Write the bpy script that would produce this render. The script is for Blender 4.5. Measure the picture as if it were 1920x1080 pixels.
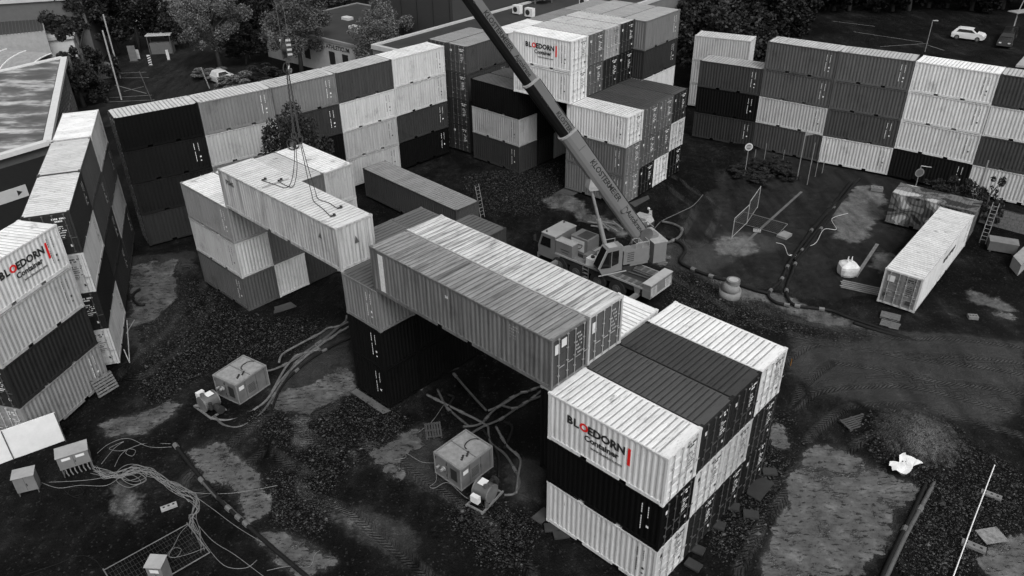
import bpy, bmesh, math, random
import numpy as np
from mathutils import Matrix, Vector
R_=math.radians
random.seed(7)
for o in list(bpy.data.objects): bpy.data.objects.remove(o)
SC=bpy.context.scene; COL=SC.collection
# ---------------------------------------------------------------- camera
FPX,TILT,ROLL,CH=1476.05,0.54631,-0.01392,29.164
_fw=Vector((0,math.cos(TILT),-math.sin(TILT))); _u=Vector((0,math.sin(TILT),math.cos(TILT))); _r=Vector((1,0,0))
_rt=_r*math.cos(ROLL)+_u*math.sin(ROLL); _up=_u*math.cos(ROLL)-_r*math.sin(ROLL)
cd=bpy.data.cameras.new('camera'); cam=bpy.data.objects.new('camera',cd); COL.objects.link(cam)
cam.matrix_world=Matrix(((_rt.x,_up.x,-_fw.x,0),(_rt.y,_up.y,-_fw.y,0),(_rt.z,_up.z,-_fw.z,CH),(0,0,0,1)))
cd.sensor_width=36; cd.lens=36*FPX/1920; cd.clip_end=3000; cd.clip_start=.5
SC.camera=cam
def gp(px,py,z=0.0):
    "world point at height z that the survey pixel (1920 wide) looks at"
    d=_fw+_rt*((px-960)/FPX)-_up*((py-540)/FPX); s=(z-CH)/d.z
    return Vector((d.x*s,d.y*s,z))
# ---------------------------------------------------------------- sky and sun (bright overcast)
SUN_EL,SUN_ROT=R_(50),R_(158)
w=bpy.data.worlds.new('World'); SC.world=w; w.use_nodes=True
nt=w.node_tree; bg=nt.nodes['Background']
sky=nt.nodes.new('ShaderNodeTexSky'); sky.sky_type='NISHITA'; sky.sun_disc=False
sky.sun_elevation=SUN_EL; sky.sun_rotation=SUN_ROT; sky.dust_density=4; sky.air_density=1.0
bw=nt.nodes.new('ShaderNodeRGBToBW'); nt.links.new(sky.outputs[0],bw.inputs[0]); nt.links.new(bw.outputs[0],bg.inputs[0])
bg.inputs[1].default_value=0.15
sd=bpy.data.lights.new('sun','SUN'); so=bpy.data.objects.new('sun',sd); COL.objects.link(so)
sd.energy=1.0; sd.angle=R_(28); sd.color=(1,1,1)
sdir=Vector((math.sin(SUN_ROT)*math.cos(SUN_EL),math.cos(SUN_ROT)*math.cos(SUN_EL),math.sin(SUN_EL)))
so.rotation_euler=sdir.to_track_quat('Z','Y').to_euler()
SC.view_settings.view_transform='Standard'; SC.view_settings.look='None'
SC.view_settings.exposure=0.5; SC.view_settings.gamma=1; SC.view_settings.use_curve_mapping=False
# ---------------------------------------------------------------- helpers
def tag(o,label=None,cat=None,group=None,kind=None):
    if label: o['label']=label
    if cat: o['category']=cat
    if group: o['group']=group
    if kind: o['kind']=kind
    return o
def emp(name,loc=(0,0,0),rz=0,label=None,cat=None,group=None):
    o=bpy.data.objects.new(name,None); COL.objects.link(o); o.location=loc; o.rotation_euler=(0,0,rz)
    o.empty_display_size=.3
    return tag(o,label,cat,group)
class MB:
    def __init__(s): s.v=[]; s.f=[]
    def add(s,vs,fs):
        n=len(s.v); s.v+= [tuple(p) for p in vs]; s.f+=[tuple(i+n for i in f) for f in fs]; return s
    def box(s,x0,x1,y0,y1,z0,z1,M=None):
        vs=[Vector(p) for p in ((x0,y0,z0),(x1,y0,z0),(x1,y1,z0),(x0,y1,z0),(x0,y0,z1),(x1,y0,z1),(x1,y1,z1),(x0,y1,z1))]
        if M is not None: vs=[M@p for p in vs]
        return s.add(vs,[(0,3,2,1),(4,5,6,7),(0,1,5,4),(1,2,6,5),(2,3,7,6),(3,0,4,7)])
    def tube(s,pts,r,n=6,cap=True,r2=None):
        pts=[Vector(p) for p in pts]; k=len(pts); rings=[]
        t0=None
        for i,p in enumerate(pts):
            t=(pts[min(i+1,k-1)]-pts[max(i-1,0)])
            if t.length<1e-9: t=Vector((0,0,1))
            t.normalize()
            if t0 is None:
                a=t.orthogonal().normalized()
            else:
                a=(a-t*a.dot(t)); a=a.normalized() if a.length>1e-6 else t.orthogonal().normalized()
            t0=t; b=t.cross(a); rr=r if r2 is None else r+(r2-r)*i/(k-1)
            rings.append([p+(a*math.cos(2*math.pi*j/n)+b*math.sin(2*math.pi*j/n))*rr for j in range(n)])
        vs=[q for g in rings for q in g]; fs=[]
        for i in range(k-1):
            for j in range(n):
                fs.append((i*n+j,i*n+(j+1)%n,(i+1)*n+(j+1)%n,(i+1)*n+j))
        if cap: fs+= [tuple(range(n))[::-1],tuple((k-1)*n+j for j in range(n))]
        return s.add(vs,fs)
    def cyl(s,c,r,h,n=16,ax='z',r2=None):
        c=Vector(c); d={'x':Vector((1,0,0)),'y':Vector((0,1,0)),'z':Vector((0,0,1))}[ax]
        return s.tube([c,c+d*h],r,n,True,r2)
    def prism(s,poly,z0,z1):
        n=len(poly); vs=[(p[0],p[1],z0) for p in poly]+[(p[0],p[1],z1) for p in poly]
        return s.add(vs,[tuple(range(n))[::-1],tuple(range(n,2*n))]+[(i,(i+1)%n,n+(i+1)%n,n+i) for i in range(n)])
    def ext(s,poly,a,b,plane='xz'):
        "polygon in a vertical plane pushed from a to b along the third axis"
        n=len(poly)
        P=(lambda p,t:(p[0],t,p[1])) if plane=='xz' else (lambda p,t:(t,p[0],p[1]))
        vs=[P(p,a) for p in poly]+[P(p,b) for p in poly]
        return s.add(vs,[tuple(range(n)),tuple(range(n,2*n))[::-1]]+[(i,n+i,n+(i+1)%n,(i+1)%n) for i in range(n)])
    def mesh(s,name):
        m=bpy.data.meshes.new(name); m.from_pydata(s.v,[],s.f); m.validate()
        bm=bmesh.new(); bm.from_mesh(m); bmesh.ops.recalc_face_normals(bm,faces=bm.faces); bm.to_mesh(m); bm.free()
        return m
    def build(s,name,mat,parent=None,smooth=False):
        return mob(name,s.mesh(name),mat,parent,smooth=smooth)
def mob(name,m,mat,parent=None,loc=None,rz=None,smooth=False):
    if len(m.materials)==0: m.materials.append(mat)
    o=bpy.data.objects.new(name,m); COL.objects.link(o)
    if m.materials[0] is not mat:
        o.material_slots[0].link='OBJECT'; o.material_slots[0].material=mat
    if smooth: m.polygons.foreach_set('use_smooth',[True]*len(m.polygons))
    if parent is not None: o.parent=parent
    if loc is not None: o.location=loc
    if rz is not None: o.rotation_euler=(0,0,rz)
    return o
# ---------------------------------------------------------------- materials
_mc={}
def newmat(name):
    m=bpy.data.materials.new(name); m.use_nodes=True; n=m.node_tree; return m,n,n.nodes['Principled BSDF']
def N(n,t,**k):
    x=n.nodes.new(t)
    for a,b in k.items(): setattr(x,a,b)
    return x
def noise(n,scale,detail=4,rough=.55,vec=None,mapscale=None,coord='Object'):
    tc=N(n,'ShaderNodeTexCoord'); v=tc.outputs[coord]
    if mapscale:
        mp=N(n,'ShaderNodeMapping'); mp.inputs['Scale'].default_value=mapscale; n.links.new(v,mp.inputs[0]); v=mp.outputs[0]
    if vec is not None: 
        ad=N(n,'ShaderNodeVectorMath',operation='ADD'); n.links.new(v,ad.inputs[0]); n.links.new(vec,ad.inputs[1]); v=ad.outputs[0]
    t=N(n,'ShaderNodeTexNoise'); t.inputs['Scale'].default_value=scale; t.inputs['Detail'].default_value=detail; t.inputs['Roughness'].default_value=rough
    n.links.new(v,t.inputs['Vector']); return t.outputs['Fac']
def ramp(n,fac,stops):
    r=N(n,'ShaderNodeValToRGB'); e=r.color_ramp.elements
    e[0].position,e[0].color=stops[0][0],(*[stops[0][1]]*3,1); e[1].position,e[1].color=stops[-1][0],(*[stops[-1][1]]*3,1)
    for p,c in stops[1:-1]:
        x=e.new(p); x.color=(c,c,c,1)
    n.links.new(fac,r.inputs[0]); return r.outputs[0]
def mul(n,a,b,op='MULTIPLY'):
    m=N(n,'ShaderNodeMath',operation=op)
    for i,x in enumerate((a,b)):
        if isinstance(x,(int,float)): m.inputs[i].default_value=x
        else: n.links.new(x,m.inputs[i])
    return m.outputs[0]
def mat(tone,rough=.55,name='paint',dirt=.25,metal=0,col=None,scale=2.0,spec=.5):
    k=(name,tone,rough,dirt,metal,col,scale)
    if k in _mc: return _mc[k]
    m,n,p=newmat('%s_%s'%(name,str(tone).replace('.','')))
    p.inputs['Roughness'].default_value=rough; p.inputs['Metallic'].default_value=metal; p.inputs['Specular IOR Level'].default_value=spec
    oi=N(n,'ShaderNodeObjectInfo'); vm=N(n,'ShaderNodeVectorMath',operation='SCALE'); cx=N(n,'ShaderNodeCombineXYZ')
    n.links.new(oi.outputs['Random'],cx.inputs[0]); n.links.new(cx.outputs[0],vm.inputs[0]); vm.inputs['Scale'].default_value=37.
    f=noise(n,scale,6,.65,vec=vm.outputs[0])
    f=ramp(n,f,[(.3,1-dirt),(.7,1+dirt*.35)])
    c=mul(n,f,tone) if col is None else None
    if col is None: n.links.new(c,p.inputs['Base Color'])
    else:
        vs=N(n,'ShaderNodeVectorMath',operation='SCALE'); vs.inputs[0].default_value=col; n.links.new(f,vs.inputs['Scale']); n.links.new(vs.outputs[0],p.inputs['Base Color'])
    _mc[k]=m; return m
def cpaint(tone,kind='wall'):
    "weathered container paint: vertical streaks on walls, blotches and washed dirt on roofs"
    k=('c',tone,kind)
    if k in _mc: return _mc[k]
    t0_=tone; tone=tone*min(1,(tone/.3)**(.30 if 'wall' in kind else .5))
    m,n,p=newmat('container_%s_%s'%(kind,str(tone).replace('.','')))
    oi=N(n,'ShaderNodeObjectInfo'); vm=N(n,'ShaderNodeVectorMath',operation='SCALE'); cx=N(n,'ShaderNodeCombineXYZ')
    for i in range(3): n.links.new(oi.outputs['Random'],cx.inputs[i])
    n.links.new(cx.outputs[0],vm.inputs[0]); vm.inputs['Scale'].default_value=53.
    if 'wall' in kind:
        a=noise(n,1.0,5,.6,vec=vm.outputs[0],mapscale=(5,5,.35)); a=ramp(n,a,[(.3,.80),(.62,1.03)])
        b=noise(n,9,4,.7,vec=vm.outputs[0],mapscale=(1.6,1.6,.25)); b=ramp(n,b,[(.27,.35),(.39,1.0)])
        c=noise(n,.6,5,.65,vec=vm.outputs[0]); c=ramp(n,c,[(.28,.66),(.42,.96),(.7,1.05)])
        f=mul(n,mul(n,a,b),c)
    else:
        a=noise(n,.7,6,.65,vec=vm.outputs[0],mapscale=(2.2,.7,1)); a=ramp(n,a,[(.32,.78),(.62,1.03)])
        b=noise(n,5,5,.7,vec=vm.outputs[0],mapscale=(2.5,.5,1)); b=ramp(n,b,[(.3,.5),(.45,1.0)])
        g=noise(n,.9,5,.75,vec=vm.outputs[0],mapscale=(1.4,.6,1)); g=ramp(n,g,[(.30,.38),(.40,1.0)]); f=mul(n,mul(n,a,b),g)
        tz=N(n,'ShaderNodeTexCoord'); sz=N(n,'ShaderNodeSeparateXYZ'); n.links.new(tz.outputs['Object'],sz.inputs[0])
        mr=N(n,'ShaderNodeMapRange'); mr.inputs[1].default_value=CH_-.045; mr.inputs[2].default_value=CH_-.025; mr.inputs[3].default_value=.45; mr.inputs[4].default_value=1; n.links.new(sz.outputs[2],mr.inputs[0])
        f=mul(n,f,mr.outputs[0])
    if 'worn' in kind:
        h=noise(n,1.0,6,.7,vec=vm.outputs[0],mapscale=(4.5,.22,1) if kind=='worn roof' else (4.5,4.5,.22)); f=mul(n,f,ramp(n,h,[(.34,.32 if kind=='worn roof' else .5),(.5,.95),(.7,1.1)]))
    # rusty dark chips
    d=noise(n,22,3,.6,vec=vm.outputs[0]); d=ramp(n,d,[(.27,.35),(.31,1)])
    f=mul(n,f,d); rv=ramp(n,oi.outputs['Random'],[(0,.9),(1,1.1)]); f=mul(n,f,rv)
    n.links.new(mul(n,f,tone),p.inputs['Base Color'])
    p.inputs['Roughness'].default_value=.5 if 'wall' in kind else .42
    p.inputs['Specular IOR Level'].default_value=(.22 if kind=='wall' else .4) if tone>.1 else (.1 if kind=='wall' else .25)
    _mc[k]=m; return m
BLACK=mat(.012,.7,'rubber'); INK=mat(.012,.6,'ink',0); WHITEP=mat(.7,.5,'lettering',.1); RED=mat(1,.5,'red_lettering',.05,col=(.62,.012,.01))
STEEL=mat(.16,.4,'steel',.3,.6); GALV=mat(.3,.45,'galvanised',.3,.4); WOOD=mat(.13,.85,'wood',.45,scale=6); DWOOD=mat(.05,.9,'dark_wood',.4)
# ---------------------------------------------------------------- shipping containers
CH_,CW,C20,C40,C10=2.591,2.438,6.058,12.192,2.991
Z0=.2
_tm={}
def cor_wall(mb,x0,x1,yout,inward,z0,z1,pitch=.278,dep=.036,axis='x'):
    n=max(1,round((x1-x0)/pitch)); p=(x1-x0)/n; pts=[]
    for i in range(n):
        a=x0+i*p
        pts+=[(a,0),(a+p*.26,0),(a+p*.5,dep),(a+p*.76,dep)]
    pts.append((x1,0)); vs=[]
    for z in (z0,z1):
        for a,d in pts:
            q=yout+inward*d
            vs.append((a,q,z) if axis=='x' else (q,a,z))
    k=len(pts); mb.add(vs,[(i,i+1,k+i+1,k+i) for i in range(k-1)])
def templates(L):
    if L in _tm: return _tm[L]
    H,Wd=CH_,CW; T={}
    # frame: posts, rails with fork pockets, castings
    f=MB(); e=.012
    for x in (0,L-.14):
        for y in (0,Wd-.14): f.box(x+e,x+.14-e,y+e,y+.14-e,.118,H-.118)
    for x in (0,L-.178):
        for y in (0,Wd-.162):
            for z in (0,H-.118): f.box(x,x+.178,y,y+.162,z,z+.118)
    for y in (e,Wd-.06-e):
        f.box(.178,L-.178,y,y+.06,H-.1,H-.025)
        if L<4: seg=[(.178,L-.178)]
        else:
            c=L/2; g=[(c-1.03-.18,c-1.03+.18),(c+1.03-.18,c+1.03+.18)]
            seg=[(.178,g[0][0]),(g[0][1],g[1][0]),(g[1][1],L-.178)]
        for a,b in seg: f.box(a,b,y,y+.06,.02,.17)
        f.box(.178,L-.178,y+.002,y+.058,.171,.2)
    for x in (e,L-.06-e):
        f.box(x,x+.06,.162,Wd-.162,H-.12,H-.02); f.box(x,x+.06,.162,Wd-.162,.02,.16)
    f.box(.2,L-.2,.08,Wd-.08,.14,.16)
    T['frame']=f.mesh('frame')
    s=MB(); cor_wall(s,.14,L-.14,.03,1,.19,H-.09); cor_wall(s,.14,L-.14,Wd-.03,-1,.19,H-.09)
    T['side']=s.mesh('side_wall')
    en=MB(); cor_wall(en,.14,Wd-.14,.03,1,.15,H-.11,.25,.04,'y'); T['end']=en.mesh('end_wall')
    # roof: cross ribs pressed into the sheet, with flat ends
    r=MB(); x0,x1=.32,L-.32; n=max(4,round((x1-x0)/.29)); p=(x1-x0)/n; xs=[(.06,0)]
    for i in range(n):
        a=x0+i*p; xs+=[(a,0),(a+p*.12,-.03),(a+p*.30,-.03),(a+p*.42,0)]
    xs.append((L-.06,0)); k=len(xs); zt=H-.018
    ys=[.05,.13,Wd-.13,Wd-.05]; vs=[]
    for j,y in enumerate(ys):
        for a,d in xs: vs.append((a,y,zt+(d if j in (1,2) else 0)))
    fs=[]
    for j in range(3):
        for i in range(k-1): fs.append((j*k+i,j*k+i+1,(j+1)*k+i+1,(j+1)*k+i))
    r.add(vs,fs); T['roof']=r.mesh('roof')
    # door leaf (x outward), hinge at y=0
    for nm in ('dl','dr'):
        d=MB(); wl=Wd/2-.15; z0,z1=.17,H-.13
        cols=[0,.05,wl*.5-.03,wl*.5+.03,wl-.05,wl]
        rows=[z0]; 
        for q in range(5):
            a=z0+(z1-z0)*q/5; b=z0+(z1-z0)*(q+1)/5; rows+=[a+.07,b-.05]
        rows.append(z1)
        d.box(-.06,-.025,0,wl,z0,z1)
        for q in range(0,len(rows)-1):
            if q%2==0: d.box(-.024,0,0,wl,rows[q],rows[q+1])
        for c0,c1 in ((0,.06),(wl-.06,wl)):
            for q in range(1,len(rows)-1,2): d.box(-.024,.001,c0,c1,rows[q]+.001,rows[q+1]-.001)
        T[nm]=d.mesh('door')
    b=MB(); b.tube([(.045,0,.1),(.045,0,H-.08)],.02,6)
    for z in (.12,.55,1.1,1.75,H-.14): b.box(0,.065,-.05,.05,z,z+.05)
    b.box(.06,.08,-.02,.34,1.0,1.035); T['bar']=b.mesh('locking_bar')
    _tm[L]=T; return T
_txt={}
def textmesh(body,size,bold=0.0,extr=.002,align='LEFT',xs=1.0):
    k=(body,size,bold,align,xs)
    if k in _txt: return _txt[k]
    c=bpy.data.curves.new('t','FONT'); c.body=body; c.size=size; c.offset=bold; c.extrude=extr; c.resolution_u=2; c.align_x=align
    o=bpy.data.objects.new('t',c); COL.objects.link(o)
    m=bpy.data.meshes.new_from_object(o.evaluated_get(bpy.context.evaluated_depsgraph_get())); bpy.data.objects.remove(o)
    m.name='lettering'
    if xs!=1.0: m.transform(Matrix.Diagonal((xs,1,1,1)))
    m.materials.clear()
    _txt[k]=m; return m
def text_on(parent,body,size,x,z,y,mt,bold=0.0,name='lettering',xs=1.0,rot=(math.pi/2,0,0),align='LEFT'):
    o=mob(name,textmesh(body,size,bold,align=align,xs=xs).copy(),mt,parent,loc=(x,y,z)); o.rotation_euler=rot; return o
_mk={}
def idmarks(L,seed,heavy=False):
    k=('s',L,seed%4,heavy)
    if k in _mk: return _mk[k]
    rnd=random.Random(seed%4+11); mb=MB(); 
    for side in (0,1):
        def bx(x0,x1,z0,z1):
            if side==0: mb.box(x0,x1,.022,.026,z0,z1)
            else: mb.box(L-x1,L-x0,CW-.026,CW-.022,z0,z1)
        xa,xb=L-.98,L-.66
        z=CH_-.42
        for i in range(11):                      # one upright row of characters
            if i not in (4,): bx(xa,xa+.042,z-.105,z)
            z-=.135
        z=CH_-.42
        for i in range(5): bx(xb,xb+.038,z-.105,z-.01); z-=.135
        r=rnd.random()
        bx(xb-.03,xb+.09,.9+r*.2,1.02+r*.2); 
        if r>.4: bx(xb-.03,xb+.07,.7,.78)
    _mk[k]=mb.mesh('marking'); return _mk[k]
def doormarks(seed):
    k=('d',seed%4)
    if k in _mk: return _mk[k]
    rnd=random.Random(seed%4+5); mb=MB()
    def row(y0,n,z,h=.09,wd=.06,g=.02):
        for i in range(n):
            if rnd.random()>.12: mb.box(.0035,.006,y0+i*(wd+g),y0+i*(wd+g)+wd,z,z+h)
    row(1.42,9,2.18); row(1.55,5,2.03); 
    for z in (1.72,1.6,1.46,1.34,1.18,1.06): row(1.62,rnd.randint(4,7),z,.06,.045,.02)
    if seed%4 in (1,2): mb.box(.0035,.006,.32,.55,1.9,2.1)
    if seed%4 in (0,2): mb.box(.0035,.006,.4,.5,.5,.62)
    mb.box(.0035,.006,1.95,2.1,.45,.6)
    _mk[k]=mb.mesh('marking'); return _mk[k]
TN={.72:'white',.6:'white',.5:'light grey',.42:'pale grey',.3:'mid grey',.2:'grey',.13:'grey',.09:'dark grey',.06:'dark grey',.035:'charcoal',.012:'black'}
def tname(t):
    return TN[min(TN,key=lambda q:abs(math.log(q/t)))]
_seed=[0]
def container(loc,yaw,tone,label,L=C20,door=None,roof=None,group='stacked shipping containers',marks=True,name='shipping_container',wallmat=None,roofmat=None,dtone=None):
    """local x = length, y = width; door: 'far' end x=L, 'near' end x=0"""
    _seed[0]+=1; sdd=_seed[0]; T=templates(L)
    o=emp(name,loc,yaw,label,'container',group)
    wm=wallmat or cpaint(tone); rm=roofmat or cpaint(roof if roof else tone,'roof')
    mob('frame',T['frame'],wm,o); mob('side_wall',T['side'],wm,o); mob('roof',T['roof'],rm,o)
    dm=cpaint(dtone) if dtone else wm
    for endn in ('far','near'):
        if door!=endn:
            if endn=='near': mob('end_wall',T['end'],wm,o,loc=(0,0,0))
            else: mob('end_wall',T['end'],wm,o,loc=(L,CW,0),rz=math.pi)
        else:
            base=Matrix.Translation((L-.02,0,0)) if endn=='far' else Matrix.Translation((.02,CW,0))@Matrix.Rotation(math.pi,4,'Z')
            for k,nm in enumerate(('dl','dr')):
                d=mob('door',T[nm],dm,o); d.matrix_local=base@Matrix.Translation((0,.15 if k==0 else CW/2+.003,0))
                for yb in (.28,.86):
                    b=mob('locking_bar',T['bar'],mat(.3 if tone>.3 else max(.06,tone*1.8),.45,'bar'),d); b.location=(0,yb,0)
            if marks:
                q=mob('marking',doormarks(sdd),INK if tone>.25 else WHITEP,o); q.matrix_local=base
    if marks and L<13 and (L<4 or sdd%6!=3):
        mob('marking',idmarks(L,sdd),INK if tone>.25 else WHITEP,o)
    return o
def bloedorn(o,x,y=.024,s=1.0,z=0):
    "company lettering on the long side that faces local -y"
    for body,xx,mt in (('B',0,INK),('L',.36,INK),('O',.68,RED),('EDORN',1.10,INK)):
        text_on(o,body,.56*s,x+xx*s,1.55+z,y,mt,.022)
    text_on(o,'Container',.42*s,x+.95*s,1.12+z,y,INK,.014,xs=1.02)
    text_on(o,'www.bloedorn.com',.2*s,x+1.3*s,.80+z,y,INK,.004)
    r=MB(); r.box(x+3.15*s,x+3.29*s,y-.002,y+.002,1.1+z,2.0+z); r.build('red_bar',RED,o)
LV=['bottom','second-level','third-level','fourth-level','fifth-level']
def lvl(k,n): return 'top' if k==n-1 else ('bottom' if k==0 else LV[k])
def stack(loc,yaw,tones,where,L=C20,door=None,roofs=None,group=None,base=0,n=None,skip=(),dt=None,z0=None,special={}):
    "tones from the bottom up"
    out=[]; n=n or base+len(tones)
    for k,t in enumerate(tones):
        if t is None: out.append(None); continue
        r=(roofs if k==len(tones)-1 else None)
        lab='%s container, %s %s'%(special.get(k,tname(t)),lvl(base+k,n),where)
        dr=door[k] if isinstance(door,(list,tuple)) else door
        out.append(container((loc[0],loc[1],(Z0 if z0 is None else z0)+(base+k)*CH_),yaw,t,lab,L,dr,r,group or 'stacked shipping containers'))
    return out
def off(o,yaw,u,v): c,s=math.cos(yaw),math.sin(yaw); return (o[0]+c*u-s*v,o[1]+s*u+c*v)
ORD=['first','second','third','fourth','fifth']
# ================================================================ CONTAINERS
WV=CW+.012
# F: front right block of 4 columns x 3
FO,FY=(1.468,26.292),-.757
Ft=[[.5,.012,.6],[.03,.5,.035],[.02,.42,.03],[.02,.03,.55]]
Fr=[.66,.10,.08,.66]
whr=['in the front column of the near right block','in the second column of the near right block','in the third column of the near right block','in the rear column of the near right block']
for i in range(4):
    st=stack(off(FO,FY,0,i*WV),FY,Ft[i],whr[i],door='far',roofs=Fr[i],group='containers of the near right block',special={2:'white company-lettered'} if i==0 else {})
    if i==0: bloedorn(st[2],1.05)
# E: cross block that carries the far end of the double bridge
for k,t in enumerate([.02,.02,.6]):
    o_=off(FO,FY,-.16,2.5)
    container((o_[0],o_[1],Z0+k*CH_),FY+math.pi/2,t,'%s container, %s one under the far edge of the double bridge'%(tname(t),lvl(k,3)),C20,None,.72 if k==2 else None,'containers carrying the bridges',marks=False)
# B: the bridge pair
BO,BY=(-7.147,34.828),-.77
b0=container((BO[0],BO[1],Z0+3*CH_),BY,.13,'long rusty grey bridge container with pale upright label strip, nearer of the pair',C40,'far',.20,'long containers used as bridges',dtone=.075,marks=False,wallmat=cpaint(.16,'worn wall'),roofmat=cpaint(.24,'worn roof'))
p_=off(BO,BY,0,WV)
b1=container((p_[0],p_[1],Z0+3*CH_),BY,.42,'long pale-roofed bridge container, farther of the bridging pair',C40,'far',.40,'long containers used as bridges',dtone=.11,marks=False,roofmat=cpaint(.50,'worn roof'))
m_=MB(); m_.box(.62,1.0,.02,.026,.22,2.36); m_.build('label_strip',mat(.62,.6,'sticker',.3,scale=5),b0)
text_on(b0,'58',.2,5.6,1.9,.02,WHITEP,.004)
m_=MB()
for y0,y1,z0,z1 in ((.2,.5,1.75,2.25),(.62,.95,1.95,2.35)): m_.box(C40+.001,C40+.006,y0,y1,z0,z1)
m_.build('sticker',mat(.55,.6,'sticker2',.2),b0)
m_=MB(); m_.box(C40+.001,C40+.006,.22,.5,1.6,2.15); m_.build('sticker',mat(.55,.6,'sticker2',.2),b1)
m_=MB()
for j in range(5):
    for i in range(6):
        if (i*j+i)%4!=1 and not (j>1 and i>3): m_.box(9.75+i*.1,9.805+i*.1,.02,.025,2.25-j*.15,2.32-j*.15)
m_.build('lettering',mat(.3,.6,'faded_lettering2',.5),b0)
for bb in (b0,b1):
    m_=MB()
    for j in range(6):
        for i in range(5):
            if (i*3+j*5)%4: m_.box(C40+.001,C40+.005,1.5+i*.1,1.565+i*.1,2.1-j*.2,2.19-j*.2)
    m_.build('marking',mat(.35,.6,'faded_lettering'),bb)
# P: left middle block with the crane load bridging off it
PO,PY=(-22.275,49.155),-.758
Pt=[[.11,.42,.21],[.5,.13,.13],[.06,.13,.13],[.3,.42,.36]]
Pr=[.66,.6,.5,.68]
wp=['in the front column of the left middle block','in the second column of the left middle block','in the third column of the left middle block','in the rear column of the left middle block']
for i in range(4): stack(off(PO,PY,0,i*WV),PY,Pt[i],wp[i],roofs=Pr[i],group='containers of the left middle block')
PS,PSY=(-17.977,45.16),-.764
ps=container((PS[0],PS[1],Z0+3*CH_),PSY,.36,'long pale ribbed bridge container with the crane slings lying on its roof',C40,None,.62,'long containers used as bridges',marks=False,wallmat=cpaint(.38,'worn wall'))
text_on(ps,'PSMS',.42,.75,1.8,.024,mat(.06,.6,'ink2',.3),.01)
m_=MB(); m_.box(4.6,4.66,.3,2.1,CH_-.012,CH_-.004); m_.build('roof_seam',mat(.05,.7,'seam'),ps)
m_=MB()
for (a,b) in ((10.4,10.7),):
    m_.add([(a,.024,1.5),(b,.024,1.5),((a+b)/2+.05,.024,1.85)],[(0,1,2)]); m_.add([(C40-.02,1.1,1.3),(C40-.02,1.4,1.3),(C40-.02,1.2,1.75)],[(0,1,2)])
m_.build('marking',mat(.07,.6,'ink2',.3),ps)
# G: pillar of short containers carrying both bridges
GO,GY=(-9.2,36.72),-.762
wg=['in the front column of the short-container pillar','in the second column of the short-container pillar','in the third column of the short-container pillar','in the rear column of the short-container pillar']
for i in range(4): stack(off(GO,GY,0,i*WV),GY,[.012,.012,.17 if i==0 else .06],wg[i],L=C10,roofs=.13,group='short containers of the middle pillar')
wk=['behind the left end of the bridges, nearer column','behind the left end of the bridges, farther column']
for i in range(2): stack(off(GO,GY,-3.02,3.45+i*WV),GY,[.03,.03,.15],wk[i],L=C10,roofs=.14,group='short containers of the middle pillar')
# D: long dark container on the ground
container((-12.786,63.679,Z0),-.795,.085,'long dark container lying alone on the ground behind the bridges',C40,None,.24,'containers standing alone on the ground',marks=False)
# W1: left curved wall
for nm,(o_,y_,ts,rf) in {'nearest column of the left wall':((-24.291,39.382),.337,[.5,.035,.48,.05],.62),
        'middle column of the left wall':((-26.366,45.23),.33,[.05,.05,.09,.10],.5),
        'farthest column of the left wall':((-28.384,51.185),.341,[.06,.28,.08,.42],.72)}.items():
    # the long right side faces the yard; doors toward the camera
    a_=off(o_,y_,-CW,C20)
    st=stack(a_,y_-math.pi/2,ts,'in the '+nm,door='far' if 'nearest' in nm else None,roofs=rf,group='containers of the left wall')
# W2: company container stack at the left edge
st=stack((-25.699,31.927),1.325,[.24,.04,.38,.55],'at the left edge of the yard',door='near',roofs=.7,group='containers at the left edge',special={3:'pale company-lettered'})
bloedorn(st[3],1.75)
# W3: long back wall left
W3=[((-28.386,54.73),.656),((-23.45,58.056),.716),((-18.813,61.554),.767),((-14.442,65.334),.795),((-10.264,69.423),.79)]
W3t=[[.05,.03,.022,.012],[.2,.2,.4,.2],[.06,.012,.055,.17],[.36,.32,.52,.075],[.012,.055,.42,.5]]
W3r=[.5,.52,.5,.42,.75]
for i,(o_,y_) in enumerate(W3):
    if i<4: d_=(W3[i+1][0][0]-o_[0],W3[i+1][0][1]-o_[1]); y_=math.atan2(d_[1],d_[0]); L_=round(math.hypot(*d_)-.03,2)
    else: L_=6.12
    stack(o_,y_,W3t[i],'in the %s column from the left of the long back wall'%ORD[i],roofs=W3r[i],group='containers of the long back wall',door='near' if i==0 else None,L=L_)
# frames in W5 coordinates
O5,Y5=(.391,68.161),-.689
def w5(u,v): return off(O5,Y5,u,v)
for i,u in enumerate((-11.55,-9.06)):
    p=w5(u,1.3+C20); stack(p,Y5-math.pi/2,[.05,.05,.07,.085],'in the %s column of the dark corner pair'%('left','right')[i],door='far',roofs=.26,group='containers at the back corner')
for j,(v,t,rf) in enumerate(((7.5,.48,.72),(13.65,.2,.25),(19.8,.22,.27))):
    p=w5(-9.1,v+C20); ts=[None,.04,.04,t]
    stack(p,Y5-math.pi/2,ts,'in the %s column behind the dark corner pair'%ORD[j],roofs=rf,group='containers at the back corner')
# M
MO,MY=(-3.56,72.25),-.758
Mt=[[.055,.3,.012],[.02,.012,.012],[.25,.012,.012],[.02,.012,.012]]
for i in range(4): stack(off(MO,MY,0,i*WV),MY,Mt[i],'in the %s column of the dark block left of the boom'%ORD[i],roofs=.13,group='containers of the dark block')
# W5 upper bridge block
W5t=[[.6,.62],[.10,.12],[.03,.26],[.02,.04]]
for i in range(4):
    st=stack(w5(0,i*WV),Y5,W5t[i],'in the %s column of the raised block beside the boom'%ORD[i],door='far',roofs=[.75,.4,.42,.45][i],base=3,group='containers of the raised block',special={1:'white company-lettered'} if i==0 else {})
    if i==0: bloedorn(st[1],1.3)
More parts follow.
